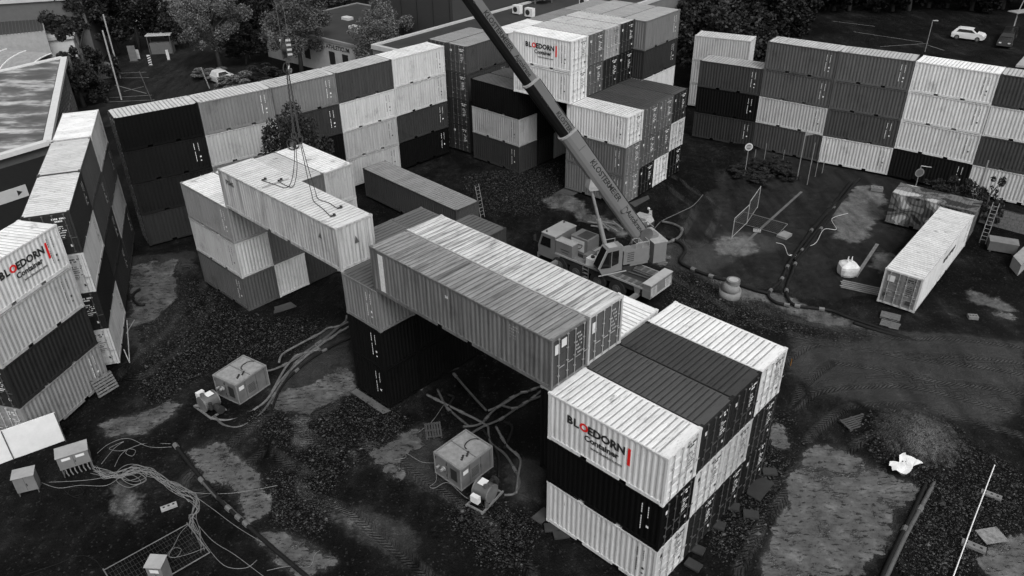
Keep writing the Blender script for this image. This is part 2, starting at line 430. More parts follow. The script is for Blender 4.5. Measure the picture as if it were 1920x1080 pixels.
# W6
for i in range(3):
    u=-.05+i*WV; p=w5(u,9.62+C20)
    stack(p,Y5-math.pi/2,[.05,.05,.5 if i==2 else .1,.045,.16],'in the %s column of the tall rear block'%['left','middle','right'][i],roofs=.3,group='containers of the tall rear block')
# W5c front lower block
OC,YC=(4.838,64.716),-.70
W5ct=[[.15,.14,.58],[.02,.10,.11],[.6,.09,.12],[.015,.45,.035]]
for i in range(4): stack(off(OC,YC,0,i*WV),YC,W5ct[i],'in the %s column of the block behind the crane'%['front','second','third','rear'][i],door='far',roofs=[.6,.09,.09,.09][i],group='containers of the block behind the crane')
# right wall
RT=[((18.709,77.242),-.60,[.05,.014,.065],.33),((23.98,73.88),-.634,[.08,.42,.105,.11],.42),((29.2,69.95),-.60,[.5,.085,.105,.11],.42),((34.419,66.587),-.66,[.02,.55,.56,.56],.76),((39.45,62.55),-.64,[.5,.08,.5,.07],.4)]
for i,(o_,y_,ts,rf) in enumerate(RT):
    if i<4: d_=(RT[i+1][0][0]-o_[0],RT[i+1][0][1]-o_[1]); y_=math.atan2(d_[1],d_[0]); L_=round(math.hypot(*d_)-.03,2)
    else: L_=6.3
    stack(o_,y_,ts,'in the %s column from the left of the right wall'%ORD[i],roofs=rf,group='containers of the right wall',L=L_)
o9=gp(1303,66,Z0+3*CH_); stack((o9.x,o9.y),-.5,[.4,.4,.45],'in the lone column peeping out behind the right wall',roofs=.5,group='containers of the right wall')
# loose ones on the right

q_=off((24.819,45.19),-.713,CW,0)
lt=container((q_[0],q_[1],Z0+.05),-.713+math.pi/2,.5,'long pale container standing on pallets in front of the camouflage container',C40,'near',.6,'containers standing alone on the ground',marks=True,dtone=.2)
m_=MB(); m_.box(-.006,-.001,CW-.75,CW-.3,1.75,2.2); m_.build('sticker',mat(.55,.6,'sticker2',.2),lt)
m_=MB(); m_.box(-.006,-.001,CW-.5,CW-.25,.55,.85); m_.box(-.006,-.001,.3,.7,.4,.7); m_.build('sticker',mat(.04,.6,'sticker3',.2),lt)
m_=MB()
for i in range(9): m_.box(5.2+i*.34,5.2+i*.34+.22,.021,.026,1.5-(i%2)*.1,1.8)
m_.build('marking',mat(.05,.6,'ink2',.3),lt)
# camouflage container
def camomat():
    m,n,p=newmat('camouflage_paint')
    tc=N(n,'ShaderNodeTexCoord'); mp=N(n,'ShaderNodeMapping'); mp.inputs['Scale'].default_value=(.48,.6,.55); mp.inputs['Location'].default_value=(3.1,.2,1.7)
    n.links.new(tc.outputs['Object'],mp.inputs[0]); t=N(n,'ShaderNodeTexNoise'); t.inputs['Scale'].default_value=1.0; t.inputs['Detail'].default_value=1.2; t.inputs['Distortion'].default_value=.5
    n.links.new(mp.outputs[0],t.inputs['Vector'])
    r=N(n,'ShaderNodeValToRGB'); r.color_ramp.interpolation='CONSTANT'; e=r.color_ramp.elements
    e[0].position=0; e[0].color=(.012,.012,.012,1); e[1].position=.44; e[1].color=(.09,.09,.09,1)
    x=e.new(.52); x.color=(.035,.035,.035,1); x=e.new(.57); x.color=(.12,.12,.12,1); x=e.new(.63); x.color=(.33,.33,.33,1)
    n.links.new(t.outputs[0],r.inputs[0]); n.links.new(r.outputs[0],p.inputs['Base Color']); p.inputs['Roughness'].default_value=.7
    return m
cm=camomat()
container((30.324,57.189,Z0),-.664,.1,'camouflage painted container standing in front of the right wall',C20,None,None,'containers standing alone on the ground',marks=False,wallmat=cm,roofmat=cm)
# ================================================================ GROUND
def pip(px,py,poly):
    ins=np.zeros(px.shape,bool); n=len(poly)
    for i in range(n):
        x1,y1=poly[i]; x2,y2=poly[(i+1)%n]
        if y1==y2: continue
        c=((y1>py)!=(y2>py))&(px<(x2-x1)*(py-y1)/(y2-y1)+x1); ins^=c
    return ins
def vnoise(x,y,s,seed):
    x=x/s; y=y/s; xi=np.floor(x).astype(np.int64); yi=np.floor(y).astype(np.int64); fx=x-xi; fy=y-yi
    def h(a,b):
        v=(a*374761393+b*668265263+seed*974634777)&0xffffffff; v=((v^(v>>13))*1274126177)&0xffffffff; return ((v^(v>>16))&0xffff)/65535.
    fx=fx*fx*(3-2*fx); fy=fy*fy*(3-2*fy)
    return (h(xi,yi)*(1-fx)+h(xi+1,yi)*fx)*(1-fy)+(h(xi,yi+1)*(1-fx)+h(xi+1,yi+1)*fx)*fy
def fbm(x,y,s,seed,o=4):
    r=0;a=.5
    for i in range(o): r=r+a*vnoise(x,y,s/2**i,seed+i); a*=.5
    return r/(1-.5**o)
POLY={
'wet':[[(505,778),(522,738),(570,715),(640,690),(670,700),(655,740),(620,750),(585,762),(562,795),(545,778)],
 [(335,838),(400,830),(440,850),(490,880),(522,925),(500,962),(468,960),(420,922),(370,872)],
 [(505,985),(545,990),(585,1030),(600,1080),(540,1080)],
 [(170,806),(215,782),(262,772),(300,752),(338,770),(292,800),(248,815),(190,815)],
 [(700,857),(730,862),(752,885),(738,897),(712,884)],[(680,835),(720,822),(775,812),(800,850),(740,856),(698,854)],
 [(1478,930),(1500,868),(1540,832),(1602,850),(1642,872),(1705,905),(1738,912),(1702,965),(1662,1030),(1635,1085),(1425,1085),(1450,1000)],
 [(1835,1050),(1875,1012),(1925,995),(1925,1085),(1860,1085)],[(1854,583),(1880,586),(1918,600),(1905,607),(1870,597)],
 [(1436,800),(1462,800),(1470,835),(1440,840)],[(590,1040),(640,1045),(640,1062),(600,1066)],[(730,1060),(750,1065),(755,1080),(735,1080)],
 [(1170,465),(1220,470),(1270,490),(1255,505),(1190,480)],
 [(235,500),(330,480),(340,560),(300,600),(250,620),(240,560)]],
'mud':[[(500,775),(520,700),(560,650),(650,600),(665,700),(570,770),(545,800)],
 [(1480,640),(1925,640),(1925,790),(1720,800),(1600,760),(1500,720)],
 [(600,930),(660,925),(760,990),(800,1070),(740,1040),(640,990)],
 [(690,830),(830,800),(830,940),(760,900)],[(960,870),(1020,860),(1020,960),(960,950)],
 [(240,480),(360,470),(350,610),(240,700)],[(1290,500),(1380,540),(1540,600),(1760,640),(1600,640),(1400,580)],
 [(1200,440),(1300,450),(1400,470),(1330,520),(1260,510)],
 [(1340,430),(1450,440),(1480,470),(1400,475)]],
'pale':[[(1015,372),(1050,366),(1088,385),(1122,398),(1155,414),(1185,432),(1170,442),(1120,426),(1078,408),(1030,390)],
 [(1560,400),(1600,350),(1650,345),(1665,400),(1600,450),(1560,440)],[(1340,445),(1400,440),(1440,470),(1380,480),(1345,475)],
 [(1620,470),(1680,480),(1660,520),(1620,500)],[(1790,540),(1860,555),(1918,590),(1860,580),(1800,560)],
 [(600,925),(640,930),(690,980),(730,990),(700,995),(640,975)],[(595,1045),(630,1040),(640,1058),(605,1062)],
 [(1300,505),(1370,525),(1560,590),(1660,620),(1560,612),(1380,560)],[(200,905),(240,910),(270,960),(250,985),(215,960)],
 [(530,790),(560,800),(600,850),(560,850),(530,815)]],
'gravel':[[(440,808),(485,768),(560,800),(610,760),(662,732),(760,780),(745,850),(690,845),(640,900),(560,860),(500,830)],
 [(500,880),(600,870),(640,900),(600,1010),(560,1000),(505,960)],[(830,930),(900,950),(1000,980),(1010,1080),(930,1060),(850,980)],
 [(1240,540),(1290,500),(1400,560),(1540,610),(1700,640),(1500,640),(1400,620),(1260,600)],
 [(1600,800),(1650,780),(1740,790),(1920,880),(1920,980),(1820,1080),(1690,1080),(1740,900),(1640,860)],
 [(280,470),(480,600),(640,600),(560,660),(400,690),(280,770),(250,700)], [(860,330),(1060,300),(1060,360),(1000,400),(900,400)],[(1340,1000),(1460,760),(1500,790),(1440,1000),(1380,1080)],
 [(1240,520),(1330,540),(1440,600),(1600,620),(1300,620)]],
'track':[[(600,900),(700,900),(820,1000),(900,1080),(640,1080),(560,1000)],[(1450,700),(1600,650),(1640,700),(1560,760),(1460,790)],
 [(1480,860),(1700,900),(1640,1080),(1420,1080)],[(520,800),(700,850),(700,960),(560,900)]],
'asphalt':[[(1260,430),(1350,330),(1480,250),(1700,330),(1700,420),(1640,560),(1500,560),(1330,510)],[(190,60),(420,90),(470,160),(200,240)],[(180,40),(500,40),(470,170),(190,240)]]}
fx=np.arange(-46,62,.3); xs=np.concatenate([[-900,-400,-200,-130,-90,-65,-52],fx,[70,90,130,200,400,900]])
fy=np.arange(16,96,.3); ys=np.concatenate([[-300,-60,0,10],fy,[100,106,113,121,130,145,170,220,300,500,1200]])
X,Y=np.meshgrid(xs,ys); f32=np.float64
d=np.stack([X,Y,np.full(X.shape,-CH)],-1); fw=np.array(_fw);rt=np.array(_rt);up=np.array(_up)
wx=(fbm(X,Y,2.4,5)-.5)*2.2; wy=(fbm(X,Y,2.4,9)-.5)*2.2
dd=d+np.stack([wx,wy,0*wx],-1)
def toq(D): 
    z=np.maximum(D@fw,.1); return 960+FPX*(D@rt)/z,540-FPX*(D@up)/z
qx,qy=toq(dd); vis=(d@fw)>1
att={}
def blur(a,k):
    for _ in range(k):
        b=a.copy(); b[1:-1,1:-1]=(a[1:-1,1:-1]*2+a[:-2,1:-1]+a[2:,1:-1]+a[1:-1,:-2]+a[1:-1,2:])/6; a=b
    return a
TRK=[[(1445,800),(1478,705),(1540,660),(1620,670),(1750,700),(1925,725)],[(1452,880),(1490,800),(1560,745),(1700,740),(1925,800)],[(600,905),(680,930),(745,985),(810,1035),(870,1090)],[(520,820),(620,880),(700,905),(770,955),(850,985),(950,1090)],[(1425,1085),(1480,980),(1545,905),(1640,855)],[(1660,1085),(1610,1000),(1560,920),(1500,850)],[(1285,515),(1400,590),(1540,628),(1700,655),(1925,670)],[(260,690),(330,640),(370,580),(340,510)],[(380,900),(520,800),(600,760)],[(1240,330),(1330,390),(1300,450)],[(960,1090),(900,1010),(780,930),(690,860)]]
tu=np.zeros(X.shape); td=np.full(X.shape,9.0); tw=np.zeros(X.shape)
for T_ in TRK:
    pw=[gp(*p) for p in T_]; q_=[]
    for i in range(len(pw)-1):
        for k in range(8): q_.append(pw[i].lerp(pw[i+1],k/8))
    q_.append(pw[-1]); acc=0
    for _ in range(3): q_=[q_[0]]+[(q_[i-1]+q_[i]*2+q_[i+1])/4 for i in range(1,len(q_)-1)]+[q_[-1]]
    bd=np.full(X.shape,99.0); bu=np.zeros(X.shape); bs=np.zeros(X.shape)
    for a_,b_ in zip(q_[:-1],q_[1:]):
        ex,ey=b_.x-a_.x,b_.y-a_.y; L2=ex*ex+ey*ey; t=np.clip(((X-a_.x)*ex+(Y-a_.y)*ey)/L2,0,1); dx=X-a_.x-t*ex; dy=Y-a_.y-t*ey; dist=np.hypot(dx,dy)
        sg=np.sign(ex*dy-ey*dx); mk=dist<bd; bd=np.where(mk,dist,bd); bu=np.where(mk,acc+t*math.sqrt(L2),bu); bs=np.where(mk,sg*dist,bs); acc+=math.sqrt(L2)
    mk=np.abs(bs)<np.minimum(np.abs(td),2.2); td=np.where(mk,bs,td); tu=np.where(mk,bu,tu); tw=np.where(mk,np.clip((2.0-bd)*1.5,0,1),tw)
for k,ps_ in POLY.items():
    if k=='track': continue
    a=np.zeros(X.shape)
    for p_ in ps_: a=np.maximum(a,pip(qx,qy,p_)*1.0)
    att[k]=blur(a*vis,2 if k in('wet','pale') else 8)
att['track']=tw*vis; att['track_u']=tu; att['track_d']=td
att['mud']=np.maximum(att['mud'],np.clip(blur(att['wet'],6)*1.3,0,1))
# heaps
Zg=(fbm(X,Y,6,21)-.5)*.28+(fbm(X,Y,1.2,31,3)-.5)*.10
for (px,py,r,h) in ((1712,830,2.4,1.25),(300,800,1.5,.2),(1420,300,4.,.7),(1300,580,3,.35),(600,790,2.5,.3),(420,600,3,.35),(950,345,4,.3),(1760,640,3,.25),(450,790,1.6,.2),(1860,700,3.5,.25)):
    c=gp(px,py); Zg=Zg+h*np.exp(-((X-c.x)**2+(Y-c.y)**2)/(r*r))
Zg=Zg-.12*att['asphalt']*0
near=((np.abs(X-8)<53)&(Y<95)&(Y>17))
Zg=Zg*near*(1-np.clip(att['wet'],0,1))*(1-.8*att['asphalt'])-.0*att['wet']
c=gp(1712,830); hp=np.exp(-((X-c.x)**2+(Y-c.y)**2)/5.0)
att['pale']=np.maximum(att['pale'],np.clip(hp*1.5-.2,0,1)*1.0); att['gravel']=np.maximum(att['gravel'],np.clip(hp*1.5,0,1))
ny,nx=X.shape; vs=np.stack([X,Y,Zg],-1).reshape(-1,3)
i=np.arange(ny*nx).reshape(ny,nx); fs=np.stack([i[:-1,:-1],i[:-1,1:],i[1:,1:],i[1:,:-1]],-1).reshape(-1,4)
gm=bpy.data.meshes.new('ground'); gm.vertices.add(len(vs)); gm.vertices.foreach_set('co',vs.ravel())
gm.loops.add(fs.size); gm.loops.foreach_set('vertex_index',fs.ravel()); gm.polygons.add(len(fs)); gm.polygons.foreach_set('loop_start',np.arange(0,fs.size,4)); gm.polygons.foreach_set('loop_total',np.full(len(fs),4))
gm.update(); gm.polygons.foreach_set('use_smooth',[True]*len(fs))
for k,a in att.items():
    at=gm.attributes.new(k,'FLOAT','POINT'); at.data.foreach_set('value',(a if k in('track_u','track_d') else np.clip(a,0,1)).ravel().astype(np.float32))
def groundmat():
    m,n,p=newmat('muddy_ground')
    A={k:N(n,'ShaderNodeAttribute',attribute_name=k).outputs['Fac'] for k in att}
    n1=noise(n,.22,6,.62); n2=noise(n,1.6,6,.68); n3=noise(n,9,4,.7); n4=noise(n,34,3,.7); n5=noise(n,.07,3,.5)
    def mix(fac,a,b):
        x=N(n,'ShaderNodeMix'); 
        for s_,v in ((0,fac),(2,a),(3,b)):
            if isinstance(v,(int,float)): x.inputs[s_].default_value=v
            else: n.links.new(v,x.inputs[s_])
        return x.outputs[0]
    def edge(a,lo,hi,nz,amt):
        s=mul(n,a,mul(n,mul(n,nz,.5,'SUBTRACT'),amt),'ADD'); r=N(n,'ShaderNodeMapRange'); r.interpolation_type='SMOOTHSTEP'
        r.inputs[1].default_value=lo; r.inputs[2].default_value=hi; n.links.new(s,r.inputs[0]); return r.outputs[0]
    base=ramp(n,n1,[(.3,.0035),(.5,.009),(.72,.019)])
    base=mul(n,base,ramp(n,n2,[(.25,.4),(.7,1.8)])); n6=noise(n,.5,5,.6,mapscale=(1.6,.45,1)); base=mul(n,base,ramp(n,n6,[(.3,.6),(.55,1.0),(.72,2.1)])); base=mul(n,base,ramp(n,n3,[(.2,.6),(.8,1.4)]))
    big=ramp(n,n5,[(.35,.75),(.65,1.35)]); base=mul(n,base,mul(n,big,.6))
    # asphalt
    asp=mul(n,mul(n,ramp(n,n2,[(.3,.008),(.7,.018)]),ramp(n,n6,[(.35,.7),(.7,1.8)])),ramp(n,n3,[(.3,.85),(.7,1.15)])); c=mix(edge(A['asphalt'],.35,.65,n2,.5),base,asp)
    mud=mul(n,mul(n,ramp(n,n2,[(.25,.015),(.75,.040)]),ramp(n,n6,[(.3,.6),(.7,1.6)])),ramp(n,n3,[(.25,.75),(.75,1.2)])); c=mix(mul(n,edge(A['mud'],.3,.7,n2,.9),.85),c,mud)
    # gravel: stones
    tc=N(n,'ShaderNodeTexCoord'); vo=N(n,'ShaderNodeTexVoronoi'); vo.inputs['Scale'].default_value=13; n.links.new(tc.outputs['Object'],vo.inputs['Vector'])
    vr=N(n,'ShaderNodeSeparateColor'); n.links.new(vo.outputs['Color'],vr.inputs[0])
    st=ramp(n,vr.outputs[0],[(0,.0015),(.6,.006),(.85,.014),(.96,.035),(1,.10)])
    gfac=mul(n,edge(A['gravel'],.25,.75,n2,1.6),ramp(n,n2,[(.3,.5),(.55,1)])); c=mix(gfac,c,st)
    # sparse stones everywhere in the yard
    sp=ramp(n,vr.outputs[1],[(.955,0),(.97,1)]); c=mix(mul(n,mul(n,sp,.14),mix(A['asphalt'],1.0,.1)),c,.12)
    ab_=N(n,'ShaderNodeMath',operation='ABSOLUTE'); n.links.new(A['track_d'],ab_.inputs[0]); wd_=N(n,'ShaderNodeMath',operation='ABSOLUTE'); n.links.new(mul(n,ab_.outputs[0],.95,'SUBTRACT'),wd_.inputs[0])
    tk=mul(n,mul(n,ramp(n,mul(n,wd_.outputs[0],mul(n,n3,.2),'ADD'),[(.32,1),(.5,0)]),A['track']),ramp(n,n6,[(.4,0),(.6,1)])); c=mix(mul(n,tk,.85),c,mul(n,ramp(n,n3,[(.3,.6),(.7,1.3)]),.05))
    c=mix(mul(n,mul(n,edge(A['pale'],.2,.9,n2,1.8),ramp(n,n6,[(.3,.3),(.6,1)])),.8),c,mul(n,ramp(n,n2,[(.3,.09),(.7,.21)]),ramp(n,n3,[(.25,.6),(.7,1.15)])))
    we=edge(A['wet'],.40,.58,n2,1.7); we=mul(n,we,ramp(n,n3,[(.2,.4),(.33,1)])); n7=noise(n,3.4,6,.75,mapscale=(.6,1.5,1)); n8=noise(n,.8,5,.7); we=mul(n,we,mul(n,ramp(n,n7,[(.31,.1),(.43,1)]),ramp(n,n8,[(.30,.25),(.44,1)])))
    c=mix(we,c,mul(n,ramp(n,n8,[(.35,.04),(.55,.085),(.7,.15)]),ramp(n,n7,[(.3,.7),(.7,1.25)])))
    n.links.new(c,p.inputs['Base Color'])
    ro=mix(we,ramp(n,n2,[(.3,.6),(.7,.9)]),.05); n.links.new(ro,p.inputs['Roughness'])
    n.links.new(mix(we,mix(A['mud'],.05,.25),.5),p.inputs['Specular IOR Level'])
    # bump: clods, stones, tyre chevrons
    ab=N(n,'ShaderNodeMath',operation='ABSOLUTE'); n.links.new(A['track_d'],ab.inputs[0])
    wd=N(n,'ShaderNodeMath',operation='ABSOLUTE'); n.links.new(mul(n,ab.outputs[0],.95,'SUBTRACT'),wd.inputs[0])   # distance from the wheel line
    ph=mul(n,mul(n,A['track_u'],mul(n,wd.outputs[0],1.1),'ADD'),mul(n,n2,.25),'ADD')
    tmk=ramp(n,mul(n,wd.outputs[0],mul(n,n3,.15),'ADD'),[(.30,1),(.42,0)]); tmk=mul(n,tmk,A['track'])
    rut=mul(n,tmk,-.09)
    wv=N(n,'ShaderNodeMath',operation='SINE'); n.links.new(mul(n,ph,26),wv.inputs[0])
    tr=mul(n,mul(n,wv.outputs[0],mul(n,A['track'],mul(n,1.0,mul(n,we,.75),'SUBTRACT'))),mul(n,ramp(n,n2,[(.35,.2),(.55,1)]),.075)); tr=mul(n,mul(n,tr,tmk),rut,'ADD')
    hgt=mul(n,mul(n,n3,.09),mul(n,n2,.16),'ADD'); hgt=mul(n,hgt,tr,'ADD'); hgt=mul(n,hgt,mul(n,mul(n,vo.outputs['Distance'],gfac),-.12),'ADD')
    hgt=mul(n,hgt,mix(we,1,.03)); hgt=mul(n,hgt,mix(A['asphalt'],1,.25))
    b=N(n,'ShaderNodeBump'); b.inputs['Strength'].default_value=1.0; b.inputs['Distance'].default_value=1.0
    n.links.new(hgt,b.inputs['Height']); n.links.new(b.outputs[0],p.inputs['Normal'])
    return m
go=mob('ground',gm,groundmat()); tag(go,kind='structure')
# loose stones in the gravel patches (uncountable)
def stones(cnt,seed):
    rnd=np.random.RandomState(seed); G=att['gravel']
    ys_,xs_=np.where((G>.35)&(att['wet']<.2)&near); w_=G[ys_,xs_]*(1.0+300./((Y[ys_,xs_])**1.5)); w_=w_/w_.sum()
    id_=rnd.choice(len(ys_),cnt,p=w_); px=X[ys_,xs_][id_]+rnd.uniform(-.3,.3,cnt); py=Y[ys_,xs_][id_]+rnd.uniform(-.3,.3,cnt); pz=Zg[ys_,xs_][id_]
    s=rnd.gamma(1.6,.014,cnt)+.012; base=np.array([(1,0,0),(0,1,0),(-1,0,0),(0,-1,0),(0,0,.7),(0,0,-.6)])
    a=rnd.uniform(0,6.28,cnt); sc=rnd.uniform(.6,1.3,(cnt,6,1)); B=base[None]*sc*s[:,None,None]
    ca,sa=np.cos(a)[:,None],np.sin(a)[:,None]; V=np.stack([B[...,0]*ca-B[...,1]*sa+px[:,None],B[...,0]*sa+B[...,1]*ca+py[:,None],B[...,2]+pz[:,None]+.02],-1).reshape(-1,3)
    F=np.array([(0,1,4),(1,2,4),(2,3,4),(3,0,4),(1,0,5),(2,1,5),(3,2,5),(0,3,5)]); F=(F[None]+6*np.arange(cnt)[:,None,None]).reshape(-1,3)
    m=bpy.data.meshes.new('gravel'); m.from_pydata(V.tolist(),[],F.tolist()); return m
def stonemat(name,lo,hi):
    m,n,p=newmat(name); g=N(n,'ShaderNodeNewGeometry'); n.links.new(ramp(n,g.outputs['Random Per Island'],[(0,lo),(.7,lo*2.2),(1,hi)]),p.inputs['Base Color']); p.inputs['Roughness'].default_value=.75; return m
tag(mob('gravel',stones(22000,3),stonemat('gravel_stone',.004,.06)),'loose dark and pale gravel scattered over the mud','gravel',kind='stuff')
# ================================================================ CRANE
CG=.15  # crane paint
cp=mat(CG,.4,'crane_paint',.15); cpl=mat(.3,.45,'crane_top_plate',.3); cdk=mat(.02,.6,'crane_dark',.2); glass=mat(.008,.08,'glass',0); tyre=mat(.012,.8,'tyre',.3,scale=8); crail=mat(.28,.4,'pale_rail',.1)
cr=emp('mobile_crane',(6.45,49.0,0),R_(137.5),'four-axle grey mobile crane with raised telescopic boom parked on the mud','crane')
m=MB(); m.box(-4.5,3.2,-1.2,1.2,1.0,1.5); m.box(-4.6,1.9,-.55,.55,.6,1.0); m.build('chassis',cdk,cr)
m=MB(); m.box(-4.45,1.9,.62,1.26,1.502,1.56); m.box(-4.45,1.9,-1.26,-.62,1.502,1.56)
m.build('deck',mat(.14,.5,'deck_plate',.5,scale=5),cr)
m=MB(); m.box(-4.45,3.25,1.262,1.31,1.46,1.6); m.box(-4.45,3.25,-1.31,-1.262,1.46,1.6); m.build('side_rail',crail,cr)
for sx in (2.85,1.3,-.6,-2.25):
    for sy in (1,-1):
        t=MB(); a=.95 if sy>0 else -1.29
        t.cyl((sx,a,.66),.66,.34,24,'y'); w_=t.build('wheel',tyre,cr)
        t=MB(); yo=1.291 if sy>0 else -1.31
        t.cyl((sx,yo,.66),.34,.02,18,'y'); t.cyl((sx,yo-.02 if sy<0 else yo+.02,.66),.15,.04,12,'y'); t.build('rim',mat(.07,.5,'rim',.3),w_)
# driver's cab
m=MB(); m.ext([(3.35,.85),(4.9,.85),(4.95,1.6),(4.62,2.66),(4.5,2.74),(3.35,2.74)],-1.22,1.22); cab=m.build('driver_cab',cp,cr)
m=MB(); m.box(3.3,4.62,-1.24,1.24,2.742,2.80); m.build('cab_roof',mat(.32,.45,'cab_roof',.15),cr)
for sy in (1.222,-1.242):
    m=MB(); m.ext([(3.75,1.75),(4.72,1.75),(4.5,2.5),(3.75,2.5)],sy,sy+.02); m.build('side_window',glass,cab)
m=MB(); m.add([(4.955,-1.1,1.68),(4.955,1.1,1.68),(4.67,1.1,2.58),(4.67,-1.1,2.58)],[(0,1,2,3)]); m.build('windscreen',glass,cab)
m=MB(); m.box(4.9,5.02,-1.22,1.22,.6,.98); m.build('bumper',cp,cr)
for y in (-.95,.95): m=MB(); m.box(5.021,5.04,y-.12,y+.12,.72,.86); m.build('headlight',mat(.7,.3,'lamp'),cr)
m=MB(); m.cyl((4.3,1.0,2.8),.06,.16,10); m.cyl((4.3,-1.0,2.8),.06,.16,10); m.build('beacon',mat(.05,.4,'beacon'),cr)
m=MB(); m.box(1.75,3.28,.55,1.24,1.5,2.55); b_=m.build('engine_cover',cp,cr)
m=MB(); m.box(1.75,3.28,.52,1.26,2.552,2.6); m.build('edge_trim',cpl,b_)
m=MB(); m.box(2.0,2.8,1.242,1.25,2.0,2.05); m.box(2.1,2.7,1.242,1.25,1.8,1.84); m.build('lettering',cdk,b_)
m=MB(); m.box(1.2,2.75,-1.2,.15,1.5,2.75); b_=m.build('equipment_box',cp,cr)
m=MB(); m.box(1.35,2.3,-1.1,.0,2.752,2.77); m.build('lid',mat(.035,.6,'dark_lid',.4),b_)
m=MB(); m.add([(2.755,.13,1.75),(2.755,-1.1,1.75),(2.76,-1.1,2.7),(2.76,.13,2.7)],[(0,1,2,3)]); m.box(1.5,2.7,.152,.16,1.7,2.6); m.build('pale_panel',mat(.55,.5,'pale_panel',.1),b_)
m=MB(); pts=[(1.6+ .42+.36*math.cos(t)*(1 if math.cos(t)>0 else .95), .175, 2.15+.17*math.sin(t)+.09*math.cos(2*t)) for t in [i*2*math.pi/20 for i in range(21)]]
m.tube(pts,.028,6); m.build('curved_emblem',INK,b_)
m=MB(); m.box(.6,1.15,-.1,.7,1.56,1.95); m.box(.1,.5,-.9,-.2,1.56,1.8); m.build('deck_box',cp,cr)
m=MB()
for i in range(4): m.box(.2+.33*i,.42+.33*i,-1.15,-.35,1.81,1.84)
m.build('step_grating',cpl,cr)
m=MB(); m.box(-.15,.55,.5,1.2,1.56,2.1); b_=m.build('tank',mat(.5,.4,'tank',.2),cr); m=MB(); m.cyl((.2,.85,2.1),.14,.12,14); m.build('cap',BLACK,b_)
m=MB()
for z in (.55,.85,1.15): m.box(.25,.75,1.15,1.3,z,z+.04)
m.box(.24,.27,1.2,1.28,.5,1.46); m.box(.73,.76,1.2,1.28,.5,1.46); m.build('access_ladder',cp,cr)
# rear ballast block and outriggers
m=MB(); m.box(-5.0,-4.35,-1.33,1.33,.95,1.55); m.box(-4.98,-4.4,-1.31,1.31,1.552,1.95); m.build('rear_box',cp,cr)
m=MB(); m.box(-5.02,-4.33,-1.35,1.35,1.952,2.0); m.build('rear_plate',mat(.34,.5,'rear_plate',.2),cr)
for sy in (-1,1):
    m=MB()
    for i in range(5):
        y=sy*(.55+.16*i); m.add([(-5.022,y,1.15),(-5.022,y+.05,1.15),(-5.022,y+.15,1.8),(-5.022,y+.1,1.8)],[(0,1,2,3)])
    m.build('warning_stripes',mat(.7,.5,'stripe'),cr)
m=MB(); m.box(-5.03,-5.0,-1.1,1.1,.98,1.1); m.build('light_bar',mat(.35,.4,'light_bar'),cr)
for x in (3.1,-3.9):
    for sy in (1,-1):
        m=MB(); y0,y1=sorted((sy*1.0,sy*2.75)); m.box(x-.14,x+.14,y0,y1,.72,1.0); m.cyl((x,sy*2.65,.12),.09,.62,10); b_=m.build('outrigger',cp,cr)
        m=MB(); m.cyl((x,sy*2.65,.02),.36,.1,16); m.build('foot_pad',cdk,b_)
        m=MB(); y0,y1=sorted((sy*1.2,sy*1.29)); m.ext([(x-.28,1.45),(x+.28,1.45),(x+.1,.75),(x-.1,.75)],y0,y1); m.build('outrigger_housing',cp,cr)
# superstructure: a part of the crane, turned toward the load
AZ=R_(200.3); HX,HY=math.cos(AZ),math.sin(AZ); CS=Vector((7.80,48.42,0))
W2L=Matrix.Translation(cr.location)@Matrix.Rotation(R_(137.5),4,'Z'); W2L=W2L.inverted()
SM=W2L@Matrix.Translation(CS)@Matrix.Rotation(AZ,4,'Z')
def sup(name,mb,mt,par=None,M=None,sm=False):
    o=mb.build(name,mt,par or cr,sm); 
    if par is None: o.matrix_local=(M or SM)
    return o
m=MB(); m.cyl((0,0,1.5),.95,.4,28); sup('slew_ring',m,cdk)
m=MB(); m.box(-2.1,1.5,-1.2,.5,1.9,2.15); m.box(-1.5,-.1,.5,.95,1.88,2.1); sup('turntable',m,cp)
m=MB(); m.ext([(.55,1.75),(2.05,1.65),(2.35,2.15),(1.75,3.55),(.55,3.6)],.12,1.0); oc=sup('operator_cab',m,cp)
m=MB(); m.ext([(.85,2.35),(1.35,2.2),(1.35,3.35),(.85,3.38)],1.002,1.02); m.build('side_window',glass,oc)
m=MB(); m.ext([(1.42,2.12),(2.2,2.18),(1.7,3.33),(1.42,3.35)],1.002,1.02); m.build('side_window',glass,oc)
m=MB(); m.add([(2.36,.18,2.2),(2.36,.95,2.2),(1.78,.95,3.5),(1.78,.18,3.5)],[(0,1,2,3)]); m.build('windscreen',glass,oc)
m=MB(); m.box(.9,1.6,.25,.9,3.6,3.63); m.build('roof_window',cpl,oc)
m=MB(); m.box(.2,2.35,.98,1.04,1.6,1.66); m.tube([(2.36,.18,2.2),(1.78,.18,3.5)],.03,5); m.tube([(2.36,.97,2.2),(1.78,.97,3.5)],.03,5); m.build('trim',crail,oc)
m=MB(); m.box(-1.55,.45,.25,.98,2.1,3.15); eb=sup('engine_housing',m,cp)
m=MB()
for i in range(5): m.box(-.35,.15,.982,1.0,2.3+.16*i,2.36+.16*i)
m.build('louvre',mat(.05,.5,'louvre'),eb)
m=MB()
for x in (-1.5,-1.0,-.5): m.tube([(x,.3,3.15),(x,.3,3.6),(x,.95,3.6),(x,.95,3.15)],.022,5)
m.tube([(-1.5,.95,3.6),(-.5,.95,3.6)],.022,5); m.tube([(-1.5,.3,3.6),(-.5,.3,3.6)],.022,5); m.build('guard_rail',crail,eb)
m=MB(); m.box(-2.9,-1.9,-1.25,1.0,1.75,3.3); m.box(-2.6,-2.0,-.4,.3,3.3,3.6); cw=sup('counterweight',m,cp)
